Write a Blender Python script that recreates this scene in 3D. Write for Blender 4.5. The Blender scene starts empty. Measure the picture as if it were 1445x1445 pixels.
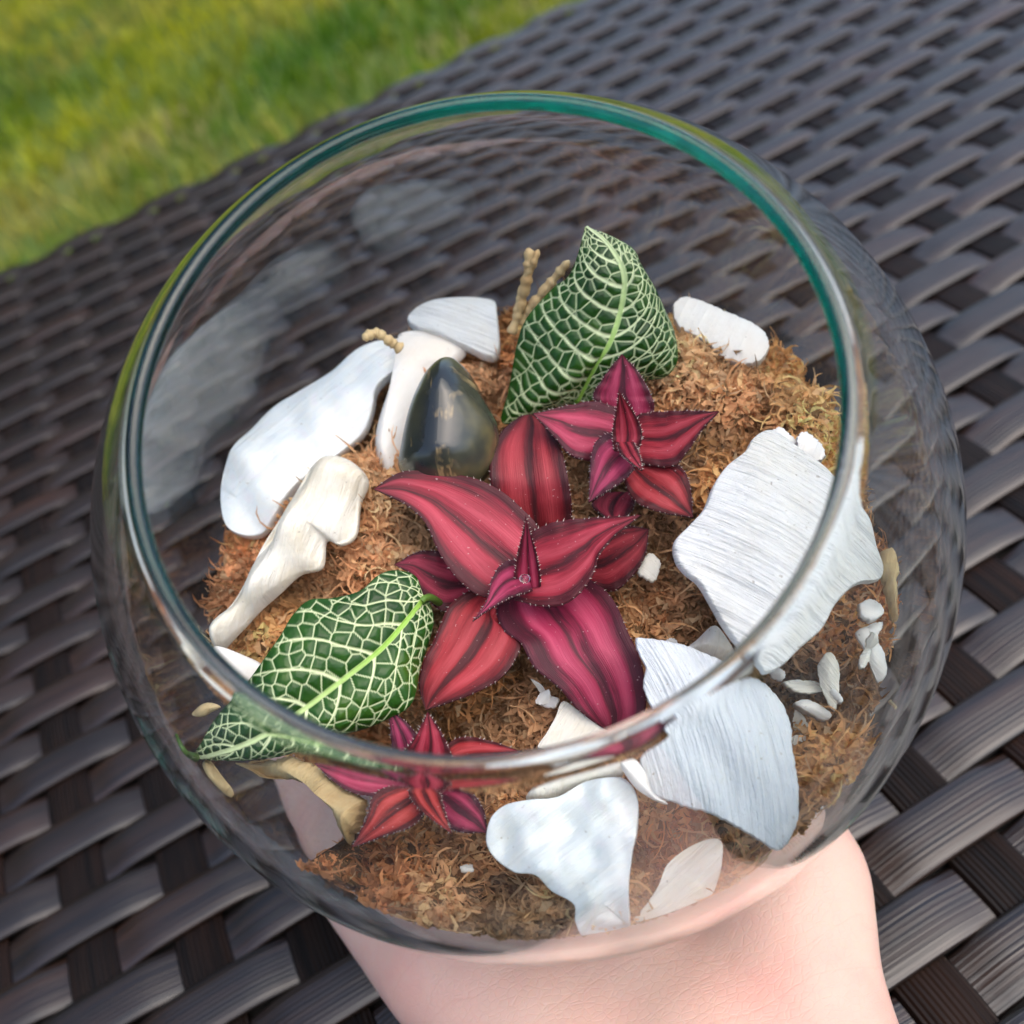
import bpy, math, random
import numpy as np
from mathutils import Matrix, Vector

random.seed(7)
rng = np.random.default_rng(11)
S = bpy.context.scene
COL = S.collection

# ------------------------------------------------------------------ frames
# world: x along the weft of the table weave, y along the warp (towards the lawn), z up, metres
F = 1446.0                                   # focal length for a 1445 px wide picture
D1 = np.array([-0.42268373, 0.53203195, -0.73367599])
D2 = np.array([0.86415306, 0.48054628, -0.14938129])
D2 = D2 - D1 * (D1 @ D2); D2 /= np.linalg.norm(D2)
NN = np.cross(D2, D1)
W = np.stack([D2, D1, NN])                   # world <- camera
H = 0.18                                     # camera height above the table
R = 0.055                                    # outer radius of the bowl
DIST = R / 0.3933
CC = np.array([0.01354154, -0.01364022, -0.99981527]) * DIST
AX = np.array([-.132, .327, .935]); AX /= np.linalg.norm(AX)
XB = np.array([1., 0, 0]) - AX * AX[0]; XB /= np.linalg.norm(XB)
YB = np.cross(AX, XB)
BW = W @ np.stack([XB, YB, AX], 1)           # world <- bowl
CW = W @ CC + np.array([0, 0, H])            # bowl centre in the world
BM = Matrix([[*BW[0], CW[0]], [*BW[1], CW[1]], [*BW[2], CW[2]], [0, 0, 0, 1]])

# ------------------------------------------------------------------ camera
cam = bpy.data.cameras.new('camera')
cam.sensor_width = 36.0
cam.lens = 36.0 * F / 1445.0
cam.clip_start = 0.005
cam.clip_end = 400
cam.dof.use_dof = True
cam.dof.focus_distance = 0.134
cam.dof.aperture_fstop = 19.5
co = bpy.data.objects.new('camera', cam)
COL.objects.link(co)
co.matrix_world = Matrix([[*W[0], 0], [*W[1], 0], [*W[2], H], [0, 0, 0, 1]])
S.camera = co

# ------------------------------------------------------------------ light
SUN_EL, SUN_AZ = math.radians(60), math.radians(142)     # azimuth from +y towards +x
world = bpy.data.worlds.new('World'); S.world = world
world.use_nodes = True
wn = world.node_tree
for n_ in list(wn.nodes): wn.nodes.remove(n_)
sky = wn.nodes.new('ShaderNodeTexSky'); sky.sky_type = 'NISHITA'; sky.sun_disc = False
sky.sun_elevation = SUN_EL; sky.sun_rotation = SUN_AZ
sky.air_density = 1.0; sky.dust_density = 2.2; sky.ozone_density = 1.0
bg = wn.nodes.new('ShaderNodeBackground'); bg.inputs['Strength'].default_value = 0.13
out = wn.nodes.new('ShaderNodeOutputWorld')
wn.links.new(sky.outputs[0], bg.inputs[0]); wn.links.new(bg.outputs[0], out.inputs[0])
sl = bpy.data.lights.new('sun', 'SUN'); sl.energy = 1.2; sl.angle = math.radians(75)
sl.color = (1.0, 0.90, 0.76)
so = bpy.data.objects.new('sun', sl); COL.objects.link(so)
sd = Vector((math.sin(SUN_AZ) * math.cos(SUN_EL), math.cos(SUN_AZ) * math.cos(SUN_EL), math.sin(SUN_EL)))
so.rotation_euler = sd.to_track_quat('Z', 'Y').to_euler()
so.location = sd * 5

S.view_settings.view_transform = 'Standard'
S.view_settings.look = 'None'
S.view_settings.exposure = 1.18
S.view_settings.gamma = 1.0
cy = S.cycles
cy.use_denoising = True
cy.max_bounces = 160; cy.transmission_bounces = 160; cy.glossy_bounces = 160; cy.diffuse_bounces = 4
cy.transparent_max_bounces = 8
cy.caustics_refractive = True; cy.caustics_reflective = True
cy.sample_clamp_indirect = 6.0
cy.blur_glossy = 0.3

# ------------------------------------------------------------------ helpers
def build(name, V, Fc, mat, parent=None, mw=None, smooth=True, uv=None, attrs=None, link=True):
    """V (n,3); Fc list of index tuples or (m,4)/(m,3) array; uv per vertex; attrs {name:(per-vertex float or rgb)}"""
    me = bpy.data.meshes.new(name)
    V = np.asarray(V, dtype=float)
    me.from_pydata(V.tolist(), [], Fc.tolist() if isinstance(Fc, np.ndarray) else Fc)
    if uv is not None:
        lay = me.uv_layers.new(name='UVMap')
        li = np.empty(len(me.loops), dtype=np.int32); me.loops.foreach_get('vertex_index', li)
        lay.data.foreach_set('uv', np.asarray(uv, dtype=np.float32)[li].ravel())
    for k, a in (attrs or {}).items():
        a = np.asarray(a, dtype=np.float32)
        if a.ndim == 1:
            at = me.attributes.new(k, 'FLOAT', 'POINT'); at.data.foreach_set('value', a)
        else:
            at = me.attributes.new(k, 'FLOAT_COLOR', 'POINT')
            at.data.foreach_set('color', np.c_[a, np.ones(len(a))].astype(np.float32).ravel())
    for m in (mat if isinstance(mat, (list, tuple)) else [mat]):
        me.materials.append(m)
    if smooth:
        me.polygons.foreach_set('use_smooth', np.ones(len(me.polygons), dtype=bool))
    me.update()
    if not link: return me
    o = bpy.data.objects.new(name, me); COL.objects.link(o)
    if parent is not None: o.parent = parent
    if mw is not None: o.matrix_world = mw
    return o

def tag(o, label=None, cat=None, group=None, kind=None):
    if label: o['label'] = label
    if cat: o['category'] = cat
    if group: o['group'] = group
    if kind: o['kind'] = kind
    return o

def empty(name, mw):
    o = bpy.data.objects.new(name, None); COL.objects.link(o)
    o.empty_display_size = 0.01
    o.matrix_world = mw
    return o

def grid_faces(nu, nv, closed=False, off=0):
    i, j = np.meshgrid(np.arange(nu - 1), np.arange(nv if closed else nv - 1), indexing='ij')
    j2 = (j + 1) % nv
    return np.stack([i * nv + j, i * nv + j2, (i + 1) * nv + j2, (i + 1) * nv + j], -1).reshape(-1, 4) + off

class Mat:
    def __init__(s, name):
        s.m = bpy.data.materials.new(name); s.m.use_nodes = True
        s.t = s.m.node_tree
        for n in list(s.t.nodes): s.t.nodes.remove(n)
        s.out = s.n('ShaderNodeOutputMaterial')
    def n(s, typ, **kw):
        nd = s.t.nodes.new(typ)
        for k, v in kw.items():
            if k in nd.inputs: s.set(nd.inputs[k], v)
            else: setattr(nd, k, v)
        return nd
    def set(s, inp, v):
        if isinstance(v, bpy.types.NodeSocket): s.t.links.new(v, inp)
        elif isinstance(v, bpy.types.Node): s.t.links.new(v.outputs[0], inp)
        elif hasattr(inp.default_value, '__len__') and len(inp.default_value) == 4 and len(v) == 3:
            inp.default_value = (*v, 1)
        else: inp.default_value = v
    def math(s, op, a, b=0.0, c=None):
        nd = s.n('ShaderNodeMath', operation=op)
        s.set(nd.inputs[0], a); s.set(nd.inputs[1], b)
        if c is not None: s.set(nd.inputs[2], c)
        return nd.outputs[0]
    def mix(s, f, a, b, blend='MIX'):
        nd = s.n('ShaderNodeMix', data_type='RGBA', blend_type=blend)
        s.set(nd.inputs[0], f); s.set(nd.inputs[6], a); s.set(nd.inputs[7], b)
        return nd.outputs[2]
    def ramp(s, f, stops, interp='LINEAR'):
        nd = s.n('ShaderNodeValToRGB'); cr = nd.color_ramp; cr.interpolation = interp
        while len(cr.elements) < len(stops): cr.elements.new(0.5)
        for e, (p, c) in zip(cr.elements, stops):
            e.position = p; e.color = (*c, 1) if len(c) == 3 else c
        s.set(nd.inputs[0], f)
        return nd.outputs[0]
    def noise(s, vec, scale, detail=3, rough=0.5, dist=0.0, dims='3D'):
        nd = s.n('ShaderNodeTexNoise', noise_dimensions=dims)
        if vec is not None: s.set(nd.inputs['Vector'], vec)
        s.set(nd.inputs['Scale'], scale); s.set(nd.inputs['Detail'], detail)
        s.set(nd.inputs['Roughness'], rough); s.set(nd.inputs['Distortion'], dist)
        return nd
    def mapping(s, vec, scale=(1, 1, 1), loc=(0, 0, 0), rot=(0, 0, 0)):
        nd = s.n('ShaderNodeMapping'); s.set(nd.inputs[0], vec)
        nd.inputs['Scale'].default_value = scale; nd.inputs['Rotation'].default_value = rot
        s.set(nd.inputs['Location'], loc)
        return nd.outputs[0]
    def bump(s, h, strength, dist, nrm=None):
        nd = s.n('ShaderNodeBump'); s.set(nd.inputs['Height'], h)
        nd.inputs['Strength'].default_value = strength; nd.inputs['Distance'].default_value = dist
        if nrm is not None: s.set(nd.inputs['Normal'], nrm)
        return nd.outputs[0]
    def pbr(s, **kw):
        nd = s.n('ShaderNodeBsdfPrincipled')
        for k, v in kw.items(): s.set(nd.inputs[k.replace('_', ' ')], v)
        s.t.links.new(nd.outputs[0], s.out.inputs[0])
        return nd

def attr(M, name):
    return M.n('ShaderNodeAttribute', attribute_name=name)

# ------------------------------------------------------------------ materials
def mat_rattan(name='rattan', gain=1.0, ribs=.12, spec=.8, rgh=0.0):
    M = Mat(name)
    uv = M.n('ShaderNodeUVMap')
    info = M.n('ShaderNodeObjectInfo')
    sx = M.n('ShaderNodeSeparateXYZ', Vector=uv.outputs[0])
    ru = M.math('MULTIPLY', info.outputs['Random'], 37.0)
    cm = M.n('ShaderNodeCombineXYZ'); M.set(cm.inputs[0], M.math('MULTIPLY', sx.outputs[0], 1.0))
    M.set(cm.inputs[1], M.math('ADD', M.math('MULTIPLY', sx.outputs[1], 9.0), ru)); M.set(cm.inputs[2], ru)
    streak = M.noise(M.mapping(cm.outputs[0], (7, .55, 1)), 1.0, 4, .65)
    fine = M.noise(M.mapping(cm.outputs[0], (26, .5, 1)), 1.0, 2, .6)
    patch = M.noise(M.mapping(cm.outputs[0], (1.2, 1.0, 1)), 1.0, 2, .5)
    base = M.ramp(streak.outputs[0], [(.28, (.012, .0095, .009)), (.45, (.026, .019, .016)), (.58, (.052, .035, .026)), (.75, (.030, .026, .026))])
    hue = M.ramp(info.outputs['Random'], [(0, (.55, .5, .5)), (.35, (1.0, .92, .85)), (.6, (.8, .82, .9)), (.85, (1.35, 1.0, .78)), (1, (1.1, 1.05, 1.0))])
    base = M.mix(.75, base, hue, 'MULTIPLY')
    warm = M.ramp(patch.outputs[0], [(.45, (.8, .88, 1.0)), (.66, (1.35, 1.02, .82))])
    base = M.mix(.55, base, warm, 'MULTIPLY')
    base = M.mix(1.0, base, (gain * .52, gain * .42, gain * .36), 'MULTIPLY')
    rib = M.math('SINE', M.math('MULTIPLY', sx.outputs[0], 2 * math.pi * 11))
    hgt = M.math('ADD', M.math('MULTIPLY', rib, ribs), M.math('MULTIPLY', fine.outputs[0], .9))
    b = M.bump(hgt, .55, .00035)
    rough = M.ramp(fine.outputs[0], [(.3, (.30 + rgh,) * 3), (.7, (.44 + rgh,) * 3)])
    M.pbr(Base_Color=base, Roughness=rough, Normal=b, Specular_IOR_Level=spec)
    return M.m

def mat_simple(name, col, rough=.6, **kw):
    M = Mat(name); tc = M.n('ShaderNodeTexCoord')
    nz = M.noise(tc.outputs['Object'], 60, 3)
    c = M.mix(nz.outputs[0], tuple(x * .7 for x in col), tuple(min(1, x * 1.3) for x in col))
    M.pbr(Base_Color=c, Roughness=rough, **kw)
    return M.m

def mat_ground():
    M = Mat('lawn_soil'); tc = M.n('ShaderNodeTexCoord')
    n1 = M.noise(tc.outputs['Object'], 1.7, 4, .6)
    c = M.ramp(n1.outputs[0], [(.35, (.03, .075, .008)), (.5, (.07, .12, .015)), (.65, (.16, .15, .04))])
    M.pbr(Base_Color=c, Roughness=.95)
    return M.m

def mat_grass():
    M = Mat('grass_blade'); a = attr(M, 'tint')
    p = M.pbr(Base_Color=a.outputs['Color'], Roughness=.55, Specular_IOR_Level=.25)
    tr = M.n('ShaderNodeBsdfTranslucent'); M.set(tr.inputs[0], a.outputs['Color'])
    mx = M.n('ShaderNodeMixShader'); mx.inputs[0].default_value = .3
    M.t.links.new(p.outputs[0], mx.inputs[1]); M.t.links.new(tr.outputs[0], mx.inputs[2])
    M.t.links.new(mx.outputs[0], M.out.inputs[0])
    return M.m

def mat_glass():
    M = Mat('bowl_glass')
    tc = M.n('ShaderNodeTexCoord')
    nz = M.noise(tc.outputs['Object'], 55, 2, .5)
    b = M.bump(nz.outputs[0], .12, .0006)
    g = M.n('ShaderNodeBsdfGlass'); g.inputs['IOR'].default_value = 1.5
    g.inputs['Roughness'].default_value = 0.0; g.inputs['Color'].default_value = (1, 1, 1, 1)
    M.set(g.inputs['Normal'], b)
    M.t.links.new(g.outputs[0], M.out.inputs[0])
    v = M.n('ShaderNodeVolumeAbsorption'); v.inputs['Color'].default_value = (0.0, .69, .66, 1)
    v.inputs['Density'].default_value = 32.0
    M.t.links.new(v.outputs[0], M.out.inputs[1])
    return M.m

def mat_moss(name, fibre=True):
    M = Mat(name); a = attr(M, 'tint')
    col = a.outputs['Color']
    if not fibre:
        tc = M.n('ShaderNodeTexCoord')
        nz = M.noise(tc.outputs['Object'], 900, 4, .6)
        col = M.mix(nz.outputs[0], (.08, .040, .018), (.34, .20, .09))
        p = M.pbr(Base_Color=col, Roughness=.95, Normal=M.bump(nz.outputs[0], .8, .0012))
        return M.m
    p = M.pbr(Base_Color=col, Roughness=.75, Specular_IOR_Level=.2)
    tr = M.n('ShaderNodeBsdfTranslucent'); M.set(tr.inputs[0], col)
    mx = M.n('ShaderNodeMixShader'); mx.inputs[0].default_value = .3
    M.t.links.new(p.outputs[0], mx.inputs[1]); M.t.links.new(tr.outputs[0], mx.inputs[2])
    M.t.links.new(mx.outputs[0], M.out.inputs[0])
    return M.m

def mat_shell(name, base, alt, stripes, bstr, rough, coat=0.0, nacre=False):
    """UV.x runs across the growth lines"""
    M = Mat(name); uv = M.n('ShaderNodeUVMap'); tc = M.n('ShaderNodeTexCoord')
    lines = M.noise(M.mapping(uv.outputs[0], (stripes, stripes * .05, 1)), 1.0, 5, .65)
    blot = M.noise(tc.outputs['Object'], 110, 4, .6)
    pit = M.noise(tc.outputs['Object'], 1400, 2, .5)
    c = M.mix(M.ramp(blot.outputs[0], [(.42, (0, 0, 0)), (.68, (1, 1, 1))]), base, alt)
    c = M.mix(M.ramp(lines.outputs[0], [(.36, (.8 * bstr,) * 3), (.47, (0,) * 3)]), c, tuple(x * .68 for x in base))
    c = M.mix(M.ramp(pit.outputs[0], [(.24, (.8,) * 3), (.3, (0,) * 3)]), c, (.42, .38, .33))
    if nacre:
        lw = M.noise(tc.outputs['Object'], 220, 2, .5, 1.5)
        c = M.mix(.22, c, M.ramp(lw.outputs[0], [(.3, (.80, .72, .80)), (.45, (.70, .82, .86)), (.6, (.82, .82, .72)), (.72, (.84, .74, .80))]))
    h = M.math('ADD', lines.outputs[0], M.math('MULTIPLY', pit.outputs[0], .12))
    M.pbr(Base_Color=c, Roughness=rough, Normal=M.bump(h, bstr, .0016), Specular_IOR_Level=.4,
          Coat_Weight=coat, Coat_Roughness=.2, Subsurface_Weight=.12, Subsurface_Radius=(.004, .003, .002), Subsurface_Scale=.5)
    return M.m

def mat_pebble():
    M = Mat('dark_pebble'); tc = M.n('ShaderNodeTexCoord')
    n1 = M.noise(M.mapping(tc.outputs['Object'], (90, 25, 90), rot=(0, 0, .5)), 1.0, 4, .6, .8)
    n2 = M.noise(tc.outputs['Object'], 130, 3, .5)
    c = M.ramp(n2.outputs[0], [(.35, (.018, .022, .024)), (.50, (.045, .045, .032)), (.66, (.12, .10, .045))])
    vein = M.ramp(n1.outputs[0], [(.50, (0,) * 3), (.525, (1,) * 3), (.55, (0,) * 3)])
    c = M.mix(M.math('MULTIPLY', vein, M.ramp(M.noise(tc.outputs['Object'], 240, 3, .6).outputs[0], [(.48, (0,) * 3), (.62, (.9,) * 3)])), c, (.32, .23, .11))
    M.pbr(Base_Color=c, Roughness=.24, Normal=M.bump(n2.outputs[0], .12, .0006), Coat_Weight=.3, Coat_Roughness=.12)
    return M.m

def mat_star(name, core, bright, dark, edge):
    M = Mat(name); uv = M.n('ShaderNodeUVMap'); info = M.n('ShaderNodeObjectInfo'); tc = M.n('ShaderNodeTexCoord')
    sx = M.n('ShaderNodeSeparateXYZ', Vector=uv.outputs[0])
    cm = M.n('ShaderNodeCombineXYZ')
    M.set(cm.inputs[0], M.math('MULTIPLY', sx.outputs[1], 7.0)); M.set(cm.inputs[1], M.math('MULTIPLY', sx.outputs[0], 1.6))
    M.set(cm.inputs[2], M.math('MULTIPLY', info.outputs['Random'], 29.0))
    nz = M.noise(cm.outputs[0], 1.0, 4, .6)
    fin = M.noise(M.mapping(cm.outputs[0], (9, .8, 1)), 1.0, 3, .6)
    v = M.math('ADD', sx.outputs[1], M.math('MULTIPLY', M.math('SUBTRACT', nz.outputs[0], .5), .42))
    c = M.ramp(v, [(.0, dark), (.10, dark), (.21, core), (.33, bright), (.42, core), (.49, dark), (.53, dark), (.61, core), (.73, bright), (.82, core), (.91, dark)])
    c = M.mix(M.math('MULTIPLY', fin.outputs[0], .28), c, core)
    hue = M.n('ShaderNodeHueSaturation'); M.set(hue.inputs['Color'], c)
    M.set(hue.inputs['Hue'], M.math('ADD', .478, M.math('MULTIPLY', info.outputs['Random'], .032)))
    M.set(hue.inputs['Value'], M.math('ADD', .55, M.math('MULTIPLY', nz.outputs[0], .9)))
    ends = M.ramp(sx.outputs[0], [(.72, (0,) * 3), (1.0, (.75,) * 3)])
    c = M.mix(ends, hue.outputs[0], dark)
    teeth = M.math('GREATER_THAN', M.math('ABSOLUTE', M.math('SUBTRACT', sx.outputs[1], .5)), .502)
    c = M.mix(teeth, c, edge)
    # pale specks of leaf scale
    sp = M.noise(tc.outputs['Object'], 2600, 1, .5)
    c = M.mix(M.ramp(sp.outputs[0], [(.74, (0,) * 3), (.78, (.5,) * 3)]), c, (.5, .36, .36))
    M.pbr(Base_Color=c, Roughness=.5, Normal=M.bump(fin.outputs[0], .35, .0005), Specular_IOR_Level=.28,
          Subsurface_Weight=.08, Subsurface_Radius=(.003, .001, .001), Subsurface_Scale=.5)
    return M.m

def mat_fittonia():
    M = Mat('fittonia'); a = attr(M, 'vein'); m = attr(M, 'midrib'); tc = M.n('ShaderNodeTexCoord')
    nz = M.noise(tc.outputs['Object'], 150, 3, .6)
    g = M.ramp(nz.outputs[0], [(.35, (.007, .036, .003)), (.55, (.016, .070, .006)), (.72, (.045, .105, .010))])
    c = M.mix(a.outputs['Fac'], g, (.60, .68, .40))
    c = M.mix(m.outputs['Fac'], c, (.26, .46, .07))
    fn = M.noise(tc.outputs['Object'], 1500, 2, .5)
    M.pbr(Base_Color=c, Roughness=M.ramp(a.outputs['Fac'], [(0, (.36,) * 3), (1, (.55,) * 3)]), Normal=M.bump(fn.outputs[0], .15, .0003),
          Specular_IOR_Level=.32, Subsurface_Weight=.06, Subsurface_Radius=(.002, .003, .001), Subsurface_Scale=.5)
    return M.m

def mat_skin():
    M = Mat('skin'); tc = M.n('ShaderNodeTexCoord')
    o = tc.outputs['Object']
    n1 = M.noise(o, 38, 4, .6); n2 = M.noise(o, 900, 3, .6)
    c = M.ramp(n1.outputs[0], [(.32, (.71, .48, .39)), (.5, (.71, .44, .36)), (.68, (.70, .36, .30))])
    vor = M.n('ShaderNodeTexVoronoi', feature='DISTANCE_TO_EDGE'); M.set(vor.inputs['Vector'], M.mapping(o, (700, 1100, 800), rot=(0, 0, .5)))
    vor.inputs['Scale'].default_value = 1.0
    ve = M.ramp(vor.outputs['Distance'], [(0, (0,) * 3), (.12, (1,) * 3)])
    w = M.noise(M.mapping(o, (18, 120, 40), rot=(0, 0, -.75)), 1.0, 2, .5, .25)
    cr = M.ramp(w.outputs[0], [(.49, (1,) * 3), (.5, (0,) * 3), (.51, (1,) * 3)])
    c = M.mix(M.math('MULTIPLY', M.math('SUBTRACT', 1.0, cr), .10), c, (.55, .24, .18))
    h = M.math('ADD', M.math('MULTIPLY', ve, .18), M.math('ADD', M.math('MULTIPLY', cr, .15), M.math('MULTIPLY', n2.outputs[0], .25)))
    M.pbr(Base_Color=c, Roughness=.48, Normal=M.bump(h, .28, .0006), Specular_IOR_Level=.35,
          Subsurface_Weight=.35, Subsurface_Radius=(.006, .0022, .0012), Subsurface_Scale=.6)
    return M.m

RATTAN = mat_rattan()
RATTAN_WARP = mat_rattan('rattan_warp', .55, .9, .2, .15)
DARK = mat_simple('table_frame_dark', (.012, .011, .011), .6)
GLASS = mat_glass()
SKIN = mat_skin()

# ------------------------------------------------------------------ ground and lawn
LAWN_Z = -0.42
V = [(-60, -60, LAWN_Z), (60, -60, LAWN_Z), (60, 60, LAWN_Z), (-60, 60, LAWN_Z)]
tag(build('ground', V, [(0, 1, 2, 3)], mat_ground(), smooth=False), kind='structure')

def make_grass():
    n = 95000
    x = rng.uniform(-2.2, 3.4, n); y = .30 + 6.2 * rng.uniform(0, 1, n) ** 1.35
    # clumps: patchy colour across the lawn
    def patch(x, y, s, ph):
        return (np.sin(x * s + ph) * np.cos(y * s * 1.13 - ph * 1.7) + np.sin((x + y) * s * .61 + 2 * ph) + np.sin((x * .8 - y) * s * 1.9 + ph)) / 3
    p1 = patch(x, y, 2.6, .7) + .6 * patch(x, y, 8.5, 2.1) + rng.normal(0, .22, n)
    p2 = patch(x, y, 4.7, 1.9) + rng.normal(0, .3, n)
    yel = np.clip(.50 + .8 * p1, 0, 1)[:, None]; dry = np.clip(.15 + .6 * p2, 0, .85)[:, None]
    dark = np.array([.065, .165, .004]); lime = np.array([.42, .42, .012]); straw = np.array([.52, .42, .10])
    col = dark * (1 - yel) + lime * yel
    col = col * (1 - dry) + straw * dry
    col *= rng.uniform(.7, 1.3, (n, 1))
    h = rng.uniform(.025, .06, n); wd = rng.uniform(.0018, .0035, n)
    th = rng.uniform(0, 2 * math.pi, n); lean = rng.uniform(.1, .9, n) * h; la = rng.uniform(0, 2 * math.pi, n)
    bx, by = np.cos(th) * wd, np.sin(th) * wd
    lx, ly = np.cos(la) * lean, np.sin(la) * lean
    z0 = np.full(n, LAWN_Z + .001)
    P = np.stack([
        np.stack([x - bx, y - by, z0], 1), np.stack([x + bx, y + by, z0], 1),
        np.stack([x + bx * .8 + lx * .35, y + by * .8 + ly * .35, z0 + h * .6], 1), np.stack([x - bx * .8 + lx * .35, y - by * .8 + ly * .35, z0 + h * .6], 1),
        np.stack([x + lx, y + ly, z0 + h], 1)], 1).reshape(-1, 3)
    k = np.arange(n)[:, None] * 5
    fq = (k + np.array([0, 1, 2, 3])).tolist(); ft = (k + np.array([3, 2, 4])).tolist()
    o = build('grass', P, fq + ft, mat_grass(), attrs={'tint': np.repeat(col, 5, 0)}, smooth=False)
    tag(o, 'short patchy yellow-green lawn grass beyond the woven table', 'grass', kind='stuff')
make_grass()

# ------------------------------------------------------------------ unseen hedges and building, added to shape light and reflections
def make_added_surroundings():
    hm = Mat('unseen_hedge_foliage'); tc = hm.n('ShaderNodeTexCoord')
    nz = hm.noise(tc.outputs['Object'], 7, 5, .7)
    hm.pbr(Base_Color=hm.ramp(nz.outputs[0], [(.3, (.012, .025, .008)), (.7, (.05, .09, .02))]), Roughness=.8)
    def lump(x0, x1, y0, y1, z1, nx=60, nz_=26):
        # closed foliage block with an uneven leafy surface
        u = np.linspace(0, 1, nx); prof = []
        for k in np.linspace(0, 1, nz_): prof.append((0, k))
        for k in np.linspace(0, 1, 8)[1:]: prof.append((k, 1))
        for k in np.linspace(1, 0, nz_)[1:]: prof.append((1, k))
        prof = np.array(prof)
        X = x0 + (x1 - x0) * u[:, None] + 0 * prof[:, 0]
        Y = y0 + (y1 - y0) * prof[:, 0] + 0 * X; Z = LAWN_Z + (z1 - LAWN_Z) * prof[:, 1] + 0 * X
        j = lambda: rng.normal(0, .10, X.shape)
        V = np.stack([X + j(), Y + j() + .15 * np.sin(X * 2.1), Z * (1 + .03 * np.sin(X * 1.3)) + j() * (prof[:, 1] > .02)], -1).reshape(-1, 3)
        return V, grid_faces(nx, len(prof))
    V, f = lump(-11, 1.3, 5.6, 7.0, 4.4)  # foliage block added out of view, darkens reflections straight ahead
    o = build('unseen_hedge', V, f, hm.m, smooth=False)
    tag(o, 'tall dark green foliage screen added out of view beyond the lawn, for reflections', 'unseen_hedge')
    V, f = lump(-5.4, -.6, -.55, .0, 1.5, 50, 14)  # second added block, out of view, darkens reflections on the left
    V = V[:, [1, 0, 2]] * [1, -1, 1] + [-1.35, .3, 0]
    o = build('unseen_hedge', V, f, hm.m, smooth=False)
    tag(o, 'waist high dark foliage screen added out of view beside the lawn, for reflections', 'unseen_hedge')
    wall_m = mat_simple('unseen_house_render', (.34, .31, .27), .85); roof_m = mat_simple('unseen_house_roof', (.10, .06, .05), .8)
    root = empty('unseen_house', Matrix.Translation((-3.9, -5.6, LAWN_Z)))  # building added behind the camera to shape light and reflections
    tag(root, 'rendered building with pitched roof added out of view, away from the lawn, to shape light and reflections', 'unseen_house')
    x0, x1, y0, y1, zt = -8.5, .55, -12.0, -5.6, 3.2
    zb = LAWN_Z
    wv = [(x0, y0, zb), (x1, y0, zb), (x1, y1, zb), (x0, y1, zb), (x0, y0, zt), (x1, y0, zt), (x1, y1, zt), (x0, y1, zt), (x0, (y0 + y1) / 2, zt + 2.2), (x1, (y0 + y1) / 2, zt + 2.2)]
    wf = [(0, 1, 5, 4), (1, 2, 6, 9, 5), (2, 3, 7, 6), (3, 0, 4, 8, 7)]
    o = build('wall', wv, wf, wall_m, parent=root, smooth=False); o.matrix_world = Matrix.Identity(4)  # walls of the added building
    e, ym, t = .35, (y0 + y1) / 2, .12
    rv = []
    for xx in (x0 - e, x1 + e):
        rv += [(xx, y0 - e, zt - .1), (xx, ym, zt + 2.3), (xx, y1 + e, zt - .1), (xx, y1 + e, zt - .1 + t), (xx, ym, zt + 2.3 + t), (xx, y0 - e, zt - .1 + t)]
    rf = [(0, 1, 7, 6), (1, 2, 8, 7), (2, 3, 9, 8), (3, 4, 10, 9), (4, 5, 11, 10), (5, 0, 6, 11), (0, 5, 4, 1), (1, 4, 3, 2), (6, 7, 10, 11), (7, 8, 9, 10)]
    o = build('roof', rv, rf, roof_m, parent=root, smooth=False); o.matrix_world = Matrix.Identity(4)
make_added_surroundings()

# ------------------------------------------------------------------ wicker table
PA, PB = .1232 * H, .0641 * H               # warp and weft pitch
X0, Y0 = .254 * H, .2679 * H                # a crossing where the warp strand lies on top
Y_EDGE = 2.905 * H
SW = .0606 * H                              # strand width
I0, I1 = -58, 34                            # warp strands
J1 = int((Y_EDGE - Y0) / PB) - 0; J0 = -24  # weft strands
XA, XZ = X0 + I0 * PA - PA * .5, X0 + I1 * PA + PA * .5
YA = Y0 + J0 * PB - PB * .5
TH = .0011
AMP = .00095

def ribbon(path, side, nrm, width, v):
    """path (n,3), side and nrm unit vectors per point; closed strip with a gently domed top"""
    us = np.array([-.5, -.46, -.3, -.1, .1, .3, .46, .5, .44, -.44])
    zs = np.array([-.35, .12, .34, .42, .42, .34, .12, -.35, -.6, -.6]) * TH
    P = path[:, None, :] + side[:, None, :] * (us * width)[None, :, None] + nrm[:, None, :] * zs[None, :, None]
    n, m = len(path), len(us)
    f = grid_faces(n, m, closed=True)
    uv = np.stack([np.broadcast_to(us + .5, (n, m)), np.broadcast_to(v[:, None], (n, m))], -1).reshape(-1, 2)
    return P.reshape(-1, 3), f[:, ::-1], uv

def flat(c, bias, k):
    return np.tanh(k * (c + bias)) / np.tanh(k * (1 + bias))

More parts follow.
